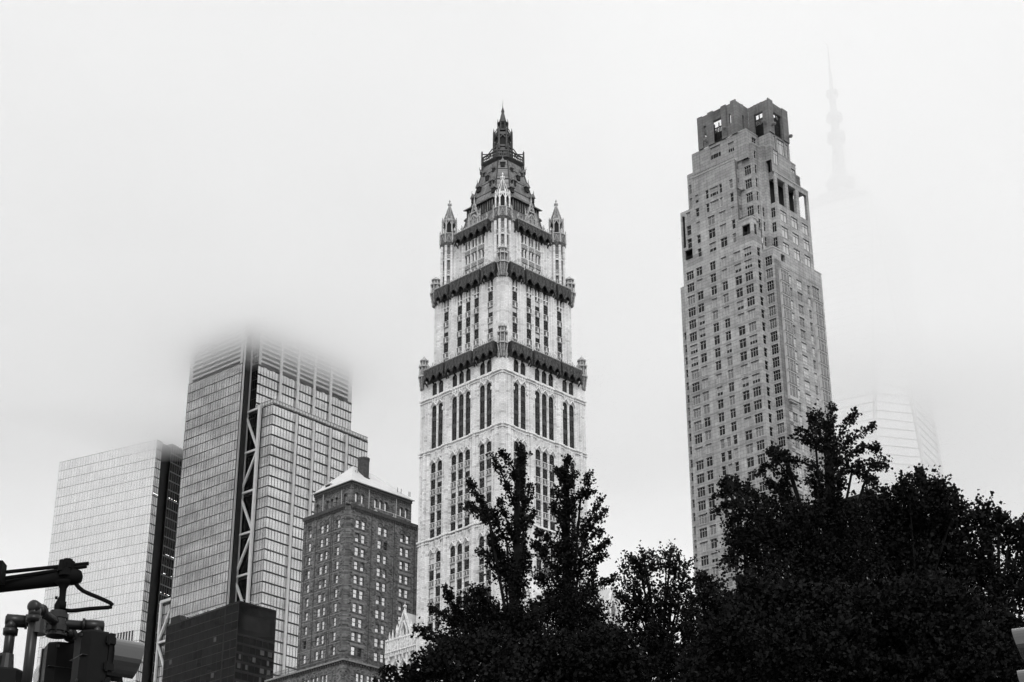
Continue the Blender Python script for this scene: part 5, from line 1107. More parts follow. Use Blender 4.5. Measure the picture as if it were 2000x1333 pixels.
for a, b, c in tris:
    n = (b-a).cross(c-a).normalized(); n = n if n.dot(Vector((a.x+b.x+c.x, a.y+b.y+c.y, 0))) > 0 else -n
    z = ZB; prev = None
    while z < ZTOP:
        s0, s1 = slice_tri(a, b, c, z+0.01), slice_tri(a, b, c, min(z+4.05, ZTOP-0.01))
        if len(s0) == 2 and len(s1) == 2:
            if (s0[0]-s0[1]).dot(s1[0]-s1[1]) < 0: s1.reverse()
            m_ = max(1, round(max((s0[0]-s0[1]).length, (s1[0]-s1[1]).length)/3.2))
            for i in range(m_): gm.quad(s0[0].lerp(s0[1], i/m_), s0[0].lerp(s0[1], (i+1)/m_), s1[0].lerp(s1[1], (i+1)/m_), s1[0].lerp(s1[1], i/m_))
            ln.beam(s0[0]+n*0.1, s0[1]+n*0.1, 0.32, 0.2, n) if (s0[0]-s0[1]).length > 1 else None
            L0, L1 = (s0[0]-s0[1]).length, (s1[0]-s1[1]).length
            if z < 260 and L0 > 2:
                mm = int(L0/1.6)
                for i in range(1, mm): p = s0[0].lerp(s0[1], i/mm); ln.beam(p+n*0.08, s1[0].lerp(s1[1], i/mm)+n*0.08, 0.14, 0.16, n)
        z += 4.05
gm.build('glazing', M['glass_1'], w1)['kind'] = 'stuff'; ln.build('floor_lines', M['floor_line'], w1)['kind'] = 'stuff'
for k in range(4):
    for t_ in (Tc[k], Tc[k-1]): m = MB(); m.tube([Bc[k], t_], 0.9, 6); m.build('steel_edge', M['steel_white'], w1)
m = MB(); m.box(-RB/1.42, RB/1.42, -RB/1.42, RB/1.42, 0, 56) ; m.rings([[v for v in Bc], [Vector((v.x, v.y, 0)) for v in Bc]]); m.build('base', M['louvre'], w1)
m = MB(); m.rings([[Vector((v.x*.98, v.y*.98, 417)) for v in Tc], [Vector((v.x*.98, v.y*.98, 417.6)) for v in Tc]])
m.frustum(0, 0, 417.6, 421, 17.0, 18.5, 32, 0, 0); m.frustum(0, 0, 421, 427, 18.5, 16.0, 32, 0, 0); m.frustum(0, 0, 427, 431, 8, 5, 20, 0, 0); m.build('roof_ring', M['mast_ghost'], w1)
m = MB()
for z0, z1, r0, r1 in ((427,436,2.6,2.4),(436,439.5,6.0,7.5),(439.5,442.5,7.5,4.0),(442.5,447,2.6,3.4),(447,463,3.4,2.2),(463,466.5,4.6,4.6),(466.5,475,2.2,2.0),(475,478,4.2,3.8),(478,489,1.8,1.5),(489,491.5,3.2,2.8),(491.5,503,1.0,0.8),(503,520,0.6,0.3)): m.frustum(0, 0, z0, z1, r0, r1, 14)
for k in range(6): a = k*math.pi/3; m.tube([(16*math.cos(a),16*math.sin(a),426),(2.5*math.cos(a),2.5*math.sin(a),455)], 0.1, 4)
m.build('antenna', M['mast_ghost'], w1)

# dark office building with white fins, glimpsed through the trees
cc = at(1700, 1000, 300)
fo = building('finned_office', 'dark office building with thin white vertical fins, seen through the big tree', (cc.x, cc.y), -43.7)
fob = MB(); LO = 27.8; fob.box(0, 30, 0, LO, 0, 111.5); fob.build('building_core', M['glass_deep'], fo)
m = MB()
for z in range(10, 112, 4): fbox(m, 'L', 0, 0, LO, 0.02, 0.1, z, z+1.4); fbox(m, 'R', 0, 0, 30, 0.02, 0.1, z, z+1.4)
fbox(m, 'L', 0, -0.2, LO, 0, 0.35, 108.5, 112); fbox(m, 'R', 0, -0.2, 30, 0, 0.35, 108.5, 112)
m.build('spandrels', M['black_metal'], fo)['kind'] = 'stuff'
fm = MB(); fbox(fm, 'L', 0, 0, 0.15, 0.1, 0.5, 5, 108.5); fmL = fm.mesh('fin', M['fin_white']); fm = MB(); fbox(fm, 'R', 0, 0, 0.15, 0.1, 0.5, 5, 108.5); fmR = fm.mesh('fin', M['fin_white'])
for i in range(int(LO/1.45)+1): place('fin', fmL, fo, (0, i*1.45, 0))
for i in range(21): place('fin', fmR, fo, (i*1.45, 0, 0))

# ------------------------------------------------------------------ trees
LEAF = 0.078
def leaf_cloud(pts, dirs, size, name, parent, seed):
    """two-triangle folded leaves at pts"""
    r = np.random.default_rng(seed); n = len(pts)
    t = dirs + r.normal(0, 0.55, (n, 3)); t /= np.linalg.norm(t, axis=1)[:, None]
    a = r.normal(0, 1, (n, 3)); s = np.cross(t, a); s /= np.linalg.norm(s, axis=1)[:, None]; nn = np.cross(s, t)
    L = size * r.uniform(0.65, 1.3, n)[:, None]; w = L * r.uniform(0.36, 0.6, n)[:, None]
    v = np.empty((n, 4, 3)); v[:, 0] = pts; v[:, 1] = pts + t*L*0.62 + s*w + nn*L*0.16; v[:, 2] = pts + t*L; v[:, 3] = pts + t*L*0.62 - s*w + nn*L*0.16
    me = bpy.data.meshes.new(name); me.vertices.add(n*4); me.vertices.foreach_set('co', v.reshape(-1).astype(np.float32))
    b = np.arange(n)[:, None]*4; idx = np.concatenate([b, b+1, b+2, b, b+2, b+3], axis=1).reshape(-1)
    me.loops.add(n*6); me.loops.foreach_set('vertex_index', idx.astype(np.int32)); me.polygons.add(n*2)
    me.polygons.foreach_set('loop_start', (np.arange(n*2)*3).astype(np.int32)); me.polygons.foreach_set('loop_total', np.full(n*2, 3, np.int32))
    me.materials.append(M['leaf']); me.update(calc_edges=True)
    o = place(name, me, parent); o['kind'] = 'stuff'; return o
def px_scale(D, y): return D/math.cos(math.atan(math.tan(PITCH) if False else 0.36))/F_PX*1.0
def tree(label, D, base_x, fork, limbs, blobs, seed, dens=1.0, group='trees along the park edge', size=LEAF, under=True, name='park_tree'):
    r = np.random.default_rng(seed); sc = px_scale(D, 0)
    root_p = at(base_x, 1333, D); tr = thing(name, label, 'tree', (root_p.x, root_p.y, 0), 0, group); off = Vector((root_p.x, root_p.y, 0))
    fk = at(fork[0], fork[1], D)-off
    mb = MB(); h = fk.z; mb.tube([(0,0,-0.1),(0.05,0.02,h*0.35),(fk.x*0.5,fk.y*0.5,h*0.7),tuple(fk)], [0.26,0.2,0.16,0.1], 9)
    mb.build('trunk', M['bark'], tr, smooth=True)
    P, Dd = [], []; br = MB()
    def twig(c, d, ln, k):
        d = d/np.linalg.norm(d); q = r.uniform(0, 1, k)[:, None]; P.append(c + d*ln*q + r.normal(0, 0.035, (k, 3))); Dd.append(np.repeat(d[None], k, 0)*0.6 + r.normal(0, 0.5, (k, 3)))
    for li, (pts, r0, r1) in enumerate(limbs):       # sleeve of leaves round each limb, limb inside
        dd = r.uniform(-0.9, 0.9); m = len(pts)
        W3 = [np.array(at(x, y, D + dd*(1-i/max(1, m-1)) if i < m-1 else D)-off) for i, (x, y) in enumerate(pts)]   # first point = tip
        lens = [np.linalg.norm(W3[i+1]-W3[i]) for i in range(m-1)]; tot = sum(lens)
        br.tube([tuple(w) for w in W3], [0.006+0.02*i/(m-1) for i in range(m)], 5)
        ntw = int(tot/0.030*dens*max(1.0, (r0+r1)/2*sc/0.15)**1.35)
        for _ in range(ntw):
            q = r.uniform(0, 1)*tot; i = 0
            while i < m-2 and q > lens[i]: q -= lens[i]; i += 1
            f = min(1, q/lens[i]); c = W3[i]*(1-f)+W3[i+1]*f; ax = (W3[i]-W3[i+1]); ax /= np.linalg.norm(ax)
            fr = (sum(lens[:i])+q)/tot; R = (r0+(r1-r0)*fr)*sc
            out_ = r.normal(0, 1, 3); out_ -= ax*out_.dot(ax); out_ /= np.linalg.norm(out_)
            ln = min(0.34, max(0.08, R*r.uniform(0.4, 1.0))); st = max(0, R*r.uniform(0.0, 1.0)**0.6*1.05-ln*0.7)
            twig(c+out_*st, out_*0.75+ax*0.9+np.array([0,0,0.15]), ln, int(5+ln*26))
    for (x, y, rx, ry) in blobs:
        c = np.array(at(x, y, D + r.uniform(-0.6, 0.6))-off); RX, RY = rx*sc, ry*sc
        ntw = int(rx*ry*0.095*dens)
        for _ in range(ntw):
            u = r.normal(0, 1, 3); u /= np.linalg.norm(u); rad = r.uniform(0.25, 1.0)**0.5*(1+0.16*math.sin(u[0]*7+x)+0.12*math.sin(u[2]*9+y))
            p = c+np.array([u[0]*RX, u[1]*RX*0.9, u[2]*RY])*rad; twig(p, u+np.array([0,0,0.3]), r.uniform(0.14, 0.36), int(r.integers(7, 15)))
        for _ in range(max(2, int(rx/9))):
            u = r.normal(0, 1, 3); u /= np.linalg.norm(u); e = c+np.array([u[0]*RX, u[1]*RX*.8, u[2]*RY])*0.9
            br.tube([tuple(c+(e-c)*0.02+np.array([0,0,-RY*0.6])), tuple((c+e)/2), tuple(e)], [0.016,0.01,0.004], 4)
        br.tube([tuple(fk*0.97), tuple((np.array(fk)+c)/2+np.array([0,0,-0.2])), tuple(c)], [0.05,0.03,0.015], 5)
    for pts, r0, r1 in limbs:
        w = at(pts[-1][0], pts[-1][1], D)-off; br.tube([tuple(w), tuple((w+fk)/2), tuple(fk)], [0.025,0.035,0.05], 5)
    if under:                                        # the lower crown, below the picture
        for k in range(5):
            u = r.uniform(-1, 1, 3); c = np.array(fk)+np.array([u[0]*1.8, u[1]*1.8, -1.8+u[2]*1.2])
            br.tube([tuple(np.array(fk)*[1,1,0.8]), tuple(c)], [0.07,0.03], 5)
            for _ in range(110):
                q = r.normal(0, 1, 3); q /= np.linalg.norm(q); twig(c+q*r.uniform(0.3, 1.5), q, 0.35, 10)
    br.build('branches', M['bark'], tr)['kind'] = 'stuff'
    leaf_cloud(np.concatenate(P), np.concatenate(Dd), size, 'crown', tr, seed+1)
    return tr

tree('slender upswept tree left of the two in front of the gothic tower', 37, 1000, (1004, 1290), [
 ([(1016,873),(1017,905),(1013,965),(1012,1050),(1008,1150),(1004,1260)],5,34),
 ([(958,888),(968,905),(980,926),(992,950),(1006,990)],4,18), ([(979,881),(988,893),(1001,912),(1010,940)],4,16),
 ([(1028,888),(1022,905),(1015,930)],5,14), ([(917,939),(924,955),(936,974),(952,1005),(962,1040),(975,1085),(998,1150)],4,28),
 ([(909,987),(922,994),(942,1004),(956,1020)],7,20), ([(1036,949),(1032,970),(1024,1000),(1015,1040)],6,20), ([(1043,1005),(1034,1016),(1020,1045)],4,14),
 ([(932,1077),(950,1086),(975,1090),(998,1110)],5,22), ([(976,980),(982,998),(995,1030),(1005,1060)],6,18), ([(962,1000),(975,1030),(990,1060)],10,20),
 ([(870,1147),(878,1168),(890,1190),(915,1220),(960,1270)],4,34), ([(840,1187),(852,1194),(872,1204),(900,1222)],4,20), ([(1030,1080),(1022,1120),(1012,1170)],12,26),
 ([(930,1150),(945,1180),(965,1215),(985,1260)],16,36), ([(905,1165),(925,1185),(950,1215)],14,26), ([(1052,1180),(1040,1215),(1020,1260)],12,32)],
 [(950,1230,50,40),(900,1250,45,32),(1000,1240,50,42),(985,1110,26,22)], 101, 1.5, size=0.062, name='upswept_tree', group='upswept trees in front of the gothic tower')
tree('slender upswept tree right of the two, its flat tip over the gothic tower edge', 39, 1104, (1106, 1290), [
 ([(1101,922),(1106,945),(1108,985),(1106,1040),(1104,1110),(1105,1240)],13,33), ([(1084,918),(1092,926),(1102,940)],3,9), ([(1128,924),(1120,932),(1110,945)],4,12), ([(1110,893),(1107,905),(1104,925)],3,10),
 ([(1154,925),(1150,938),(1140,956),(1124,980),(1112,1005)],8,20), ([(1159,961),(1148,964),(1134,974)],5,12), ([(1174,974),(1168,988),(1155,1008),(1138,1034),(1118,1060)],6,22),
 ([(1182,998),(1172,1010),(1158,1024),(1140,1045)],5,16), ([(1175,1037),(1162,1044),(1145,1056),(1125,1080)],5,20), ([(1188,1058),(1176,1068),(1158,1080),(1132,1096),(1112,1130)],5,24),
 ([(1184,1086),(1170,1094),(1148,1104),(1120,1130)],5,22), ([(1204,1127),(1190,1134),(1172,1142),(1140,1160),(1112,1200)],3,26), ([(1083,955),(1090,968),(1100,985)],5,14), ([(1080,984),(1088,1000),(1100,1020)],6,16),
 ([(1051,1039),(1066,1052),(1084,1070),(1100,1100)],7,24), ([(1044,1062),(1060,1080),(1082,1110),(1102,1160)],6,26), ([(1160,1120),(1146,1150),(1122,1200)],10,24), ([(1050,1120),(1066,1140),(1090,1180)],12,28)],
 [(1120,1200,45,38),(1150,1200,20,20),(1080,1215,42,36),(1150,1235,40,32),(1180,1245,24,18)], 102, 1.55, size=0.062, name='upswept_tree', group='upswept trees in front of the gothic tower')
tree('low dark tree with an outstretched branch at the foot of the brick skyscraper', 34, 880, (900, 1360), [
 ([(746,1312),(770,1309),(800,1308),(830,1300),(870,1310)],4,22), ([(814,1230),(828,1236),(846,1250),(864,1266),(890,1290)],4,20), ([(800,1333),(830,1320),(860,1310)],10,20), ([(838,1270),(856,1280),(880,1290)],6,18)],
 [(900,1300,60,38),(840,1330,45,26),(960,1300,60,44),(1030,1300,55,40),(780,1345,26,20)], 103)
tree('dark leafy tree in the lower middle between the upswept trees and the round one', 33, 1140, (1140, 1370), [],
 [(1090,1290,55,40),(1150,1290,50,40),(1205,1290,45,40),(1120,1330,90,40),(1020,1335,70,34),(1210,1340,60,40),(1180,1260,24,22)], 104)
tree('round crowned tree with sky gaps standing between the two main skyscrapers', 42, 1290, (1290, 1300), [([(1313,1072),(1311,1085),(1308,1100)],4,12), ([(1256,1082),(1258,1095),(1260,1110)],5,12), ([(1232,1090),(1240,1100),(1250,1115)],5,12)],
 [(1250,1102,24,18),(1302,1098,24,18),(1322,1112,16,20),(1238,1128,16,18),(1266,1120,14,12),(1332,1138,16,18),(1238,1160,26,16),(1290,1165,36,14),(1228,1182,16,16),(1332,1170,20,20),(1260,1190,36,22),(1310,1205,45,26),(1250,1232,42,28),(1320,1250,50,36),(1270,1275,56,34),(1350,1295,50,40),(1290,1320,70,34)], 105, 1.2, size=0.066, name='round_tree')
tree('small dense tree before the foot of the limestone tower', 43, 1378, (1380, 1290), [([(1371,1122),(1372,1135),(1374,1150)],4,12), ([(1384,1127),(1384,1140),(1382,1155)],4,12), ([(1411,1178),(1402,1180),(1392,1188)],4,12)],
 [(1372,1158,24,24),(1388,1182,22,20),(1365,1200,24,26),(1392,1212,20,18),(1380,1245,40,34),(1420,1215,24,22),(1440,1195,22,18),(1440,1260,44,42),(1400,1300,60,40)], 106, 1.0, name='round_tree')
FT = [([(1626,793),(1622,815),(1621,850),(1620,900),(1618,960)],5,22), ([(1596,800),(1603,818),(1612,840),(1619,870)],6,16), ([(1582,811),(1588,832),(1604,858),(1617,890)],6,18), ([(1670,808),(1662,822),(1647,840),(1632,866),(1624,900)],5,20),
 ([(1705,833),(1684,845),(1662,860),(1640,880),(1626,910)],5,22), ([(1717,877),(1698,872),(1674,880),(1645,898),(1628,925)],10,22), ([(1735,899),(1716,903),(1686,908),(1650,916),(1630,935)],8,20), ([(1733,916),(1716,912),(1700,908)],6,12),
 ([(1713,950),(1702,938),(1690,928),(1664,920)],7,18), ([(1548,858),(1568,858),(1590,866),(1612,884)],5,20), ([(1562,840),(1574,848),(1592,860)],6,16), ([(1482,919),(1500,911),(1524,900),(1558,900),(1590,912),(1616,935)],5,22),
 ([(1504,883),(1516,888),(1536,895)],7,14), ([(1515,874),(1520,886),(1532,896)],5,12), ([(1497,936),(1508,950),(1524,962),(1545,985)],5,18), ([(1536,938),(1530,955),(1528,975)],10,16),
 ([(1384,971),(1404,967),(1430,960),(1462,964),(1495,978),(1540,1000)],5,20), ([(1405,942),(1410,955),(1422,966)],4,10), ([(1420,937),(1424,952),(1432,964)],5,12), ([(1438,938),(1440,952),(1446,964)],5,12), ([(1458,948),(1460,960),(1470,972)],5,12),
 ([(1399,997),(1420,988),(1446,984),(1480,990)],5,16), ([(1413,1040),(1424,1020),(1444,1004),(1480,1010)],6,22), ([(1428,1096),(1436,1075),(1450,1050),(1480,1040)],8,24), ([(1600,960),(1612,980),(1616,1010)],20,26), ([(1590,935),(1600,960),(1612,985)],14,24),
 ([(1640,935),(1636,960),(1628,1000)],14,26), ([(1655,985),(1645,1005),(1635,1030)],14,24)]
tree('tallest tree, wide ragged crown rising across the limestone tower', 35, 1620, (1618, 1160), FT,
 [(1470,1015,34,26),(1520,1020,38,30),(1575,1015,34,30),(1610,1040,36,34),(1655,1030,30,26),(1500,1070,30,34),(1560,1075,40,30),(1620,1095,40,36),(1478,1110,18,30),(1540,1125,34,26),(1600,1150,44,36),(1660,1090,34,36),(1535,940,18,12),(1452,1062,22,24),(1436,1085,14,18)], 107, 1.25, size=0.066, name='tall_tree')
tree('broad dark tree with pointed top just right of the tallest tree', 38, 1790, (1790, 1180), [([(1796,920),(1798,935),(1800,955)],5,16), ([(1838,942),(1836,955),(1834,975)],6,16), ([(1752,952),(1756,965),(1764,980)],6,14), ([(1865,962),(1860,975),(1852,990)],5,14), ([(1886,992),(1876,998),(1862,1008)],5,12), ([(1700,962),(1704,975),(1710,990)],7,16), ([(1732,962),(1728,975),(1722,992)],5,12)],
 [(1800,952,22,18),(1776,965,24,22),(1822,965,22,20),(1842,985,24,20),(1862,1004,18,18),(1712,985,24,18),(1690,1000,26,20),(1760,1000,36,32),(1815,1010,40,36),(1735,1030,40,34),(1790,1060,60,46),(1850,1050,40,34),(1700,1070,50,42),(1760,1110,70,46),(1840,1110,56,44),(1690,1140,60,46)], 108, 1.1, name='broad_tree')
tree('ragged topped tree at the right edge with sky showing through its middle', 38, 1950, (1950, 1200), [([(1932,978),(1932,992),(1930,1008)],6,16), ([(1952,998),(1952,1012),(1950,1028)],5,14), ([(1975,1024),(1974,1036),(1972,1050)],5,14), ([(2000,1028),(1998,1042),(1994,1056)],6,14), ([(1898,1002),(1906,1010),(1918,1020)],5,12)],
 [(1924,1006,24,18),(1948,1030,22,18),(1910,1030,22,18),(1976,1052,20,18),(1996,1050,20,20),(1905,1060,24,22),(1952,1072,18,14),(1990,1092,20,20),(1895,1100,34,30),(1975,1130,22,18),(1920,1120,20,16),(1900,1150,44,36),(1960,1175,40,30),(2010,1140,30,40),(2020,1060,26,30)], 109, 0.95, name='ragged_tree')
tree('black leafy mass of the nearest tree across the bottom right corner', 30, 1750, (1750, 1420), [],
 [(1480,1180,50,40),(1540,1200,56,44),(1620,1210,60,44),(1700,1210,60,44),(1780,1200,60,46),(1850,1200,50,44),(1460,1250,60,46),(1540,1280,70,50),(1640,1290,80,56),(1750,1290,80,56),(1860,1280,70,56),(1940,1260,50,50),(1480,1330,80,44),(1600,1345,90,44),(1720,1345,90,44),(1840,1345,90,44),(1950,1330,70,50),(1400,1340,70,40),(2030,1290,60,60)], 110, 1.5, size=0.075)

# ------------------------------------------------------------------ traffic signals, lower left
D0 = 10.5; PR = 0.029
e_r, e_l = at(192, 1216, D0), at(22, 1221, D0); hub = at(112, 1221, D0); hub.z = (e_r.z+e_l.z)/2; e_r.z = e_l.z = hub.z
def fix(x, y):
    """point on the plane of the pipes (same height) seen at this pixel"""
    a, b = at(x, y, 8), at(x, y, 13); t = (hub.z-a.z)/(b.z-a.z); return a.lerp(b, t)
e_n, e_f = fix(69, 1187), fix(146, 1248)
arm_end = at(147, 1127, D0); arm_l = at(0, 1146, D0+0.22); adir = (arm_l-arm_end); adir.z = 0; adir.normalize(); pole_p = arm_end + adir*4.6
ma = thing('mast_arm', 'dark traffic mast arm with wires and looped cable, entering at the left edge', 'mast arm', (pole_p.x, pole_p.y, 0)); ofs = Vector((pole_p.x, pole_p.y, 0)); Q = lambda v: tuple(v-ofs)
m = MB(); m.tube([(0,0,0),(0,0,arm_end.z+0.8)], [0.11,0.08], 12); m.frustum(0, 0, 0, 0.5, 0.18, 0.14, 12); m.build('pole', M['signal_dark'], ma, smooth=True)
m = MB(); m.tube([Q(Vector((pole_p.x, pole_p.y, arm_l.z-0.05))), Q(arm_l), Q(arm_end)], [0.06,0.037,0.046], 14); tip = arm_end-adir*0.0
for k in range(5): pass
m.tube([Q(arm_end+adir*0.05), Q(arm_end), Q(arm_end-adir*0.03), Q(arm_end-adir*0.045)], [0.047,0.05,0.038,0.008], 14); m.build('arm', M['cable'], ma, smooth=True)
m = MB()
for (x0,y0,x1,y1) in ((0,1119,173,1101),(0,1131,169,1106.5)):
    a, b = at(x0, y0, D0+0.15), at(x1, y1, D0-0.03); m.tube([Q(a+(a-b)*6), Q(a), Q(b)], 0.0118, 7)
m.build('tie_rods', M['cable'], ma)
m = MB(); c = at(131, 1108, D0)
for x, y, r_ in ((124,1106,.035),(132,1104,.035),(138,1107,.03),(130,1112,.045)): p = at(x, y, D0)-ofs; m.frustum(p.x, p.y, p.z-r_, p.z+r_, r_, r_*.8, 8)
for x, y in ((128,1102),(137,1103)): p = at(x, y, D0-.03)-ofs; m.frustum(p.x, p.y, p.z-.02, p.z+.012, .012, .012, 6)
m.build('clamp', M['cable'], ma)
b0 = at(-6, 1119, D0+0.1)-ofs; m = MB(); m.box(b0.x-.06, b0.x+.04, b0.y-.05, b0.y+.05, b0.z-.06, b0.z+.06); m.build('bracket', M['cable'], ma)
m = MB(); cp = [(147,1139),(154,1148),(163,1155),(176,1161),(190,1166.5),(205,1173),(215,1178),(220,1182),(218,1185.5),(211,1187),(195,1188),(175,1189.5),(155,1192),(138,1193.5),(124,1192)]
m.tube([Q(at(x, y, D0-0.03*math.sin(i/4))) for i, (x, y) in enumerate(cp)], 0.0125, 8); m.build('looped_cable', M['cable'], ma, smooth=True)
m = MB(); m.tube([Q(at(124,1136,D0)), Q(at(124,1142,D0)), Q(at(123,1150,D0)), Q(at(122,1165,D0)), Q(at(119,1176,D0)), Q(at(117,1184,D0)), Q(at(116,1196,D0)), Q(at(115,1206,D0))], [0.055,0.036,0.021,0.019,0.026,0.034,0.03,0.028], 10)
for x, y, r_ in ((110,1168,.008),(122,1183,.022),(106,1197,.01)): p = at(x, y, D0-.02)-ofs; m.frustum(p.x, p.y, p.z-r_, p.z+r_, r_, r_, 7)
m.build('hanger', M['cable'], ma, smooth=True)

br_ = thing('pipe_bracket', 'crossed dark pipe bracket hanging from the mast arm above the signal heads', 'bracket', tuple(hub)); HQ = lambda v: tuple(v-hub)
m = MB(); m.tube([HQ(e_l), HQ(hub), HQ(e_r)], PR, 14)
m.tube([HQ(e_n), HQ(hub), HQ(e_f)], PR*0.97, 14); m.build('cross_pipes', M['pipe'], br_, smooth=True)
m = MB(); m.frustum(0, 0, -0.075, 0.075, 0.062, 0.05, 14); m.frustum(0, 0, 0.03, 0.06, 0.06, 0.06, 14); m.frustum(0, 0, -0.05, -0.02, 0.07, 0.07, 14); 
for k in range(8): a = k*math.pi/4+0.2; m.frustum(0.06*math.cos(a), 0.06*math.sin(a), -0.06, -0.012, 0.008, 0.008, 6)
m.frustum(0.0, -0.062, -0.012, 0.03, 0.012, 0.012, 6); m.build('hub', M['pipe'], br_, smooth=False)
def down(p, y1, name, parent=br_): 
    """vertical pipe from p down by y1 metres with its elbow and collars"""
    m = MB(); q = Vector((p.x, p.y, p.z-y1)); m.tube([HQ(p), HQ(q)], PR, 14); m.frustum(*(p-hub).xy, (p-hub).z-0.085, (p-hub).z-0.05, 0.042, 0.044, 14); m.build(name, M['pipe'], parent, smooth=True)
def elbow(p, away):
    m = MB(); d = (p-hub); d.z = 0; d.normalize(); m.tube([HQ(p-d*0.09), HQ(p-d*0.02), HQ(p+d*0.03), HQ(p+d*0.038)], [0.036,0.038,0.037,0.02], 14)
    m.tube([HQ(p-d*0.09), HQ(p-d*0.075)], 0.044, 14); m.frustum(*(p-hub).xy, (p-hub).z-0.065, (p-hub).z, 0.036, 0.037, 14); m.build('elbow', M['pipe'], br_, smooth=True)
for p, ln in ((e_l, 0.30), (e_n, 0.62), (e_r, 0.04), (e_f, 0.04)): elbow(p, 0); down(p, ln, 'drop_pipe')
m = MB(); p = e_l.copy(); p.z -= 0.2; m.frustum(*(p-hub).xy, (p-hub).z-0.09, (p-hub).z, 0.045, 0.036, 12); q_ = p+Vector((-0.06,0,-0.03)); m.tube([HQ(p), HQ(q_), HQ(q_+Vector((-0.05,0,-0.02)))], [0.02,0.036,0.03], 8); m.build('pipe_fitting', M['pipe'], br_)
m = MB(); p = e_n.copy(); p.z -= 0.2; 
m.frustum(*(e_n-hub).xy, -0.62, -0.5, 0.034, 0.034, 10); m.build('pipe_sleeve', M['cable'], br_)
m = MB(); p = e_n+Vector((0.02,0.02,-0.11)); m.frustum(*(p-hub).xy, (p-hub).z-.04, (p-hub).z+.04, 0.05, 0.045, 12); m.build('pipe_collar', M['pipe'], br_)

def signal_head(label, top, yaw, sections=3, w=0.255, dp=0.19, sh=0.262, visors=True, lens_w=0.2, bare=False):
    """a vertical stack of signal sections; local +x is the way the lights face"""
    s = thing('traffic_light', label, 'traffic light', (top.x, top.y, top.z-sections*sh), yaw)
    m = MB(); H = sections*sh; c = 0.05; hw = w/2
    prof_ = [(-dp*0.55,-hw+c),(-dp*0.55,hw-c),(-dp*0.3,hw),(dp*0.45,hw),(dp*0.45,-hw),(-dp*0.3,-hw)]
    m.rings([[(x*0.97,y*0.97,0) for x,y in prof_],[(x,y,0.012) for x,y in prof_],[(x,y,H-0.012) for x,y in prof_],[(x*0.94,y*0.94,H) for x,y in prof_]]); m.build('housing', M['signal_dark'], s)
    bt_ = MB()
    for zz in (H-0.03, H-0.3, H-0.56): bt_.frustum(-dp*0.57, hw*0.5, zz-0.008, zz+0.008, 0.009, 0.009, 6); bt_.frustum(-dp*0.57, -hw*0.5, zz-0.008, zz+0.008, 0.009, 0.009, 6); bt_.box(-dp*0.56, -dp*0.3, -hw+0.01, hw-0.01, zz-0.125, zz-0.121)
    bt_.frustum(0, 0, H-0.002, H+0.012, 0.05, 0.045, 14); bt_.build('bolts', M['pipe'], s)
    for k in range(sections):
        z = H-sh*(k+0.5); d = MB(); d.box(dp*0.45+.002, dp*0.45+0.03, -hw-.006, hw+.006, z-sh/2+0.006, z+sh/2-0.006); 
        for zz in (z-sh*0.3, z+sh*0.3): d.box(dp*0.3, dp*0.45+0.036, -hw-0.02, -hw-0.004, zz-0.02, zz+0.02); d.frustum(dp*0.4, -hw-0.018, zz-0.03, zz+0.03, 0.009, 0.009, 6)
        dr = d.build('door', M['signal_dark'], s)
        l = MB(); l.rings([[(dp*0.45+0.032, lens_w/2*math.cos(t*math.pi/10), z+lens_w/2*math.sin(t*math.pi/10)) for t in range(20)], [(dp*0.45+0.045, lens_w/2.6*math.cos(t*math.pi/10), z+lens_w/2.6*math.sin(t*math.pi/10)) for t in range(20)]]); l.build('lens', M['lens'], s)
        if visors:
            v = MB(); n = 26; R2 = lens_w/2+0.014; x0, x1 = dp*0.45+0.03, dp*0.45+0.03+0.205
            for i in range(n):
                a0, a1 = R_(-62+304*i/n), R_(-62+304*(i+1)/n); f = lambda a: 0.86+0.14*math.sin(a) if math.sin(a) > 0 else 0.86+0.12*math.sin(a)
                A = lambda a, x, r_: (x, r_*math.cos(a), z+r_*math.sin(a)); e0, e1 = x0+(x1-x0)*f(a0), x0+(x1-x0)*f(a1)
                v.quad(A(a0,x0,R2), A(a1,x0,R2), A(a1,e1,R2), A(a0,e0,R2)); v.quad(A(a0,x0,R2-.004), A(a1,x0,R2-.004), A(a1,e1,R2-.004), A(a0,e0,R2-.004), 1); v.quad(A(a0,e0,R2), A(a1,e1,R2), A(a1,e1,R2-.004), A(a0,e0,R2-.004))
            v.build('visor', [M['visor'], M['cable']], s, smooth=True)
    return s
t_ = e_r.copy(); t_.z -= 0.045
signal_head('dark signal head with one large rounded visor pointing right, nearest the glass towers', t_+Vector((-0.03,0.0,0)), R_(36), w=0.2, dp=0.15, lens_w=0.225)
t_ = e_f.copy(); t_.z -= 0.045
signal_head('dark signal head seen from behind, left of the one with the visor', t_+Vector((-0.06,0.0,0)), R_(115), w=0.21, dp=0.17)
t_ = e_l.copy(); t_.z -= 0.30
signal_head('small signal head cut off by the lower left corner', t_+Vector((-0.0,0,0)), R_(200), w=0.2, dp=0.17)
t_ = e_n.copy(); t_.z -= 0.62
signal_head('signal head at the foot of the long drop pipe, below the others', t_, R_(250))
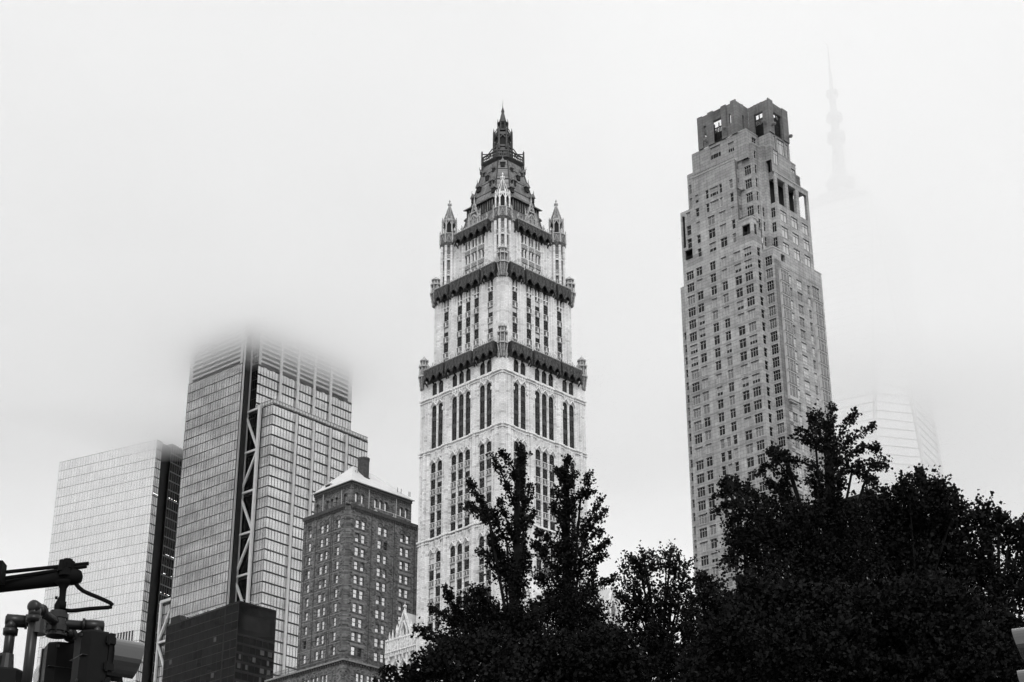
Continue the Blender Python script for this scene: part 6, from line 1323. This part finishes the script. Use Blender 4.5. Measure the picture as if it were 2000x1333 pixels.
# the other set of signals at the right edge: only two visors reach into the picture
rp = at(2088, 1212, 10.4)
sr = signal_head('signal head at the right edge, two visors with pale tops pointing left', rp, R_(152), sh=0.245)
m = MB(); rx = Vector((0.35, 0.1, 0)); H3 = 0.245*3
pm = thing('signal_pole', 'traffic signal pole standing just outside the right edge', 'pole', (rp.x+0.45, rp.y+0.1, 0)); m.tube([(0,0,0),(0,0,rp.z+0.5)], [0.09,0.07], 12); m.frustum(0,0,0,.45,.17,.13,12)
for z in (rp.z+0.05, rp.z-H3-0.05): m.tube([(0,0,z),(-0.45,-0.1,z)], 0.025, 8)
m.build('pole', M['signal_dark'], pm, smooth=True)

# ------------------------------------------------------------------ low cloud round the tower tops
def cloud(name, label, pts_bottom, z_top, dens, aniso=0.3):
    """closed prism of even cloud: bottom corners (x, y, z) in order, flat top"""
    m = MB(); n = len(pts_bottom); m.rings([[Vector(p) for p in pts_bottom], [Vector((p[0], p[1], z_top)) for p in pts_bottom]])
    mt = bpy.data.materials.new(name); mt.use_nodes = True; t = mt.node_tree; t.nodes.clear()
    o_ = t.nodes.new('ShaderNodeOutputMaterial'); v = t.nodes.new('ShaderNodeVolumePrincipled'); v.inputs['Color'].default_value = (1,1,1,1); v.inputs['Density'].default_value = dens; v.inputs['Anisotropy'].default_value = aniso
    t.links.new(v.outputs['Volume'], o_.inputs['Volume'])
    ob = m.build(name, mt); tag(ob, label, 'cloud', None, 'stuff'); return ob

from mathutils import noise
def vol_mat(name, dens, aniso):
    mt = bpy.data.materials.new(name); mt.use_nodes = True; t = mt.node_tree; t.nodes.clear()
    o_ = t.nodes.new('ShaderNodeOutputMaterial'); v = t.nodes.new('ShaderNodeVolumePrincipled'); v.inputs['Color'].default_value = (1,1,1,1); v.inputs['Density'].default_value = dens; v.inputs['Anisotropy'].default_value = aniso
    t.links.new(v.outputs['Volume'], o_.inputs['Volume']); return mt
def cloud_deck(label, xs, ys, bottom, top, dens, aniso):
    """an even cloud between two uneven height fields bottom(x, y) and top(x, y): one closed mesh"""
    nx, ny = len(xs), len(ys); V = []; F = []
    for fn in (bottom, top):
        for y in ys:
            for x in xs: V.append((x, y, fn(x, y)))
    I = lambda l, i, j: l*nx*ny + j*nx + i
    for j in range(ny-1):
        for i in range(nx-1):
            F.append((I(0,i,j), I(0,i,j+1), I(0,i+1,j+1), I(0,i+1,j))); F.append((I(1,i,j), I(1,i+1,j), I(1,i+1,j+1), I(1,i,j+1)))
    for i in range(nx-1): F.append((I(0,i,0), I(0,i+1,0), I(1,i+1,0), I(1,i,0))); F.append((I(0,i+1,ny-1), I(0,i,ny-1), I(1,i,ny-1), I(1,i+1,ny-1)))
    for j in range(ny-1): F.append((I(0,0,j+1), I(0,0,j), I(1,0,j), I(1,0,j+1))); F.append((I(0,nx-1,j), I(0,nx-1,j+1), I(1,nx-1,j+1), I(1,nx-1,j)))
    me = bpy.data.meshes.new('low_cloud'); me.from_pydata(V, [], F); me.materials.append(vol_mat('low_cloud', dens, aniso)); me.update()
    return tag(place('low_cloud', me), label, 'cloud', None, 'stuff')
XS = [-2500,-1500,-900,-600] + list(range(-450, 451, 18)) + [600,900,1500,2500]
YS = list(range(350, 1001, 18)) + [1060, 1150, 1300]
def N_(x, y, s, k=0.0): return noise.fractal(Vector((x/s, y/s, k)), 1.0, 2.0, 4)
def smooth(t): t = min(1, max(0, t)); return t*t*(3-2*t)
def thick(x, y):
    far = 1-smooth((y-730)/260)*0.72
    right = smooth((x/y+0.02)/0.13)
    return max(0.6, (18.5-5.5*right)*far*(1+0.22*N_(x, y, 130, 3.1)))
cloud_deck('flat pale cloud deck swallowing the tops of the glass towers', XS, YS, lambda x, y: 314.0, lambda x, y: 314.0+thick(x, y), 0.09, 0.65)
cloud_deck('thin ragged underside of the cloud deck just above the truss tower louvres', XS, YS, lambda x, y: 306.0+2.0*N_(x, y, 55, 9.0)+6.5*smooth((y-755)/110), lambda x, y: 313.9, 0.03, 0.65)
XW = list(range(-226, -132, 7)); YW = [688, 695, 702, 709, 716]
cloud_deck('wisp of cloud drooping over the roof of the bright glass tower', XW, YW, lambda x, y: 285.0+3*N_(x, y, 40, 5.0)+15*smooth((-x-150)/72), lambda x, y: 303.5, 0.045, 0.85)
XF = list(range(100, 421, 20)); YF = [610, 630, 650, 670]
cloud_deck('bank of thin fog drifting before the tapering tower', XF, YF, lambda x, y: 60.0, lambda x, y: 300.0, 0.017, 0.8)
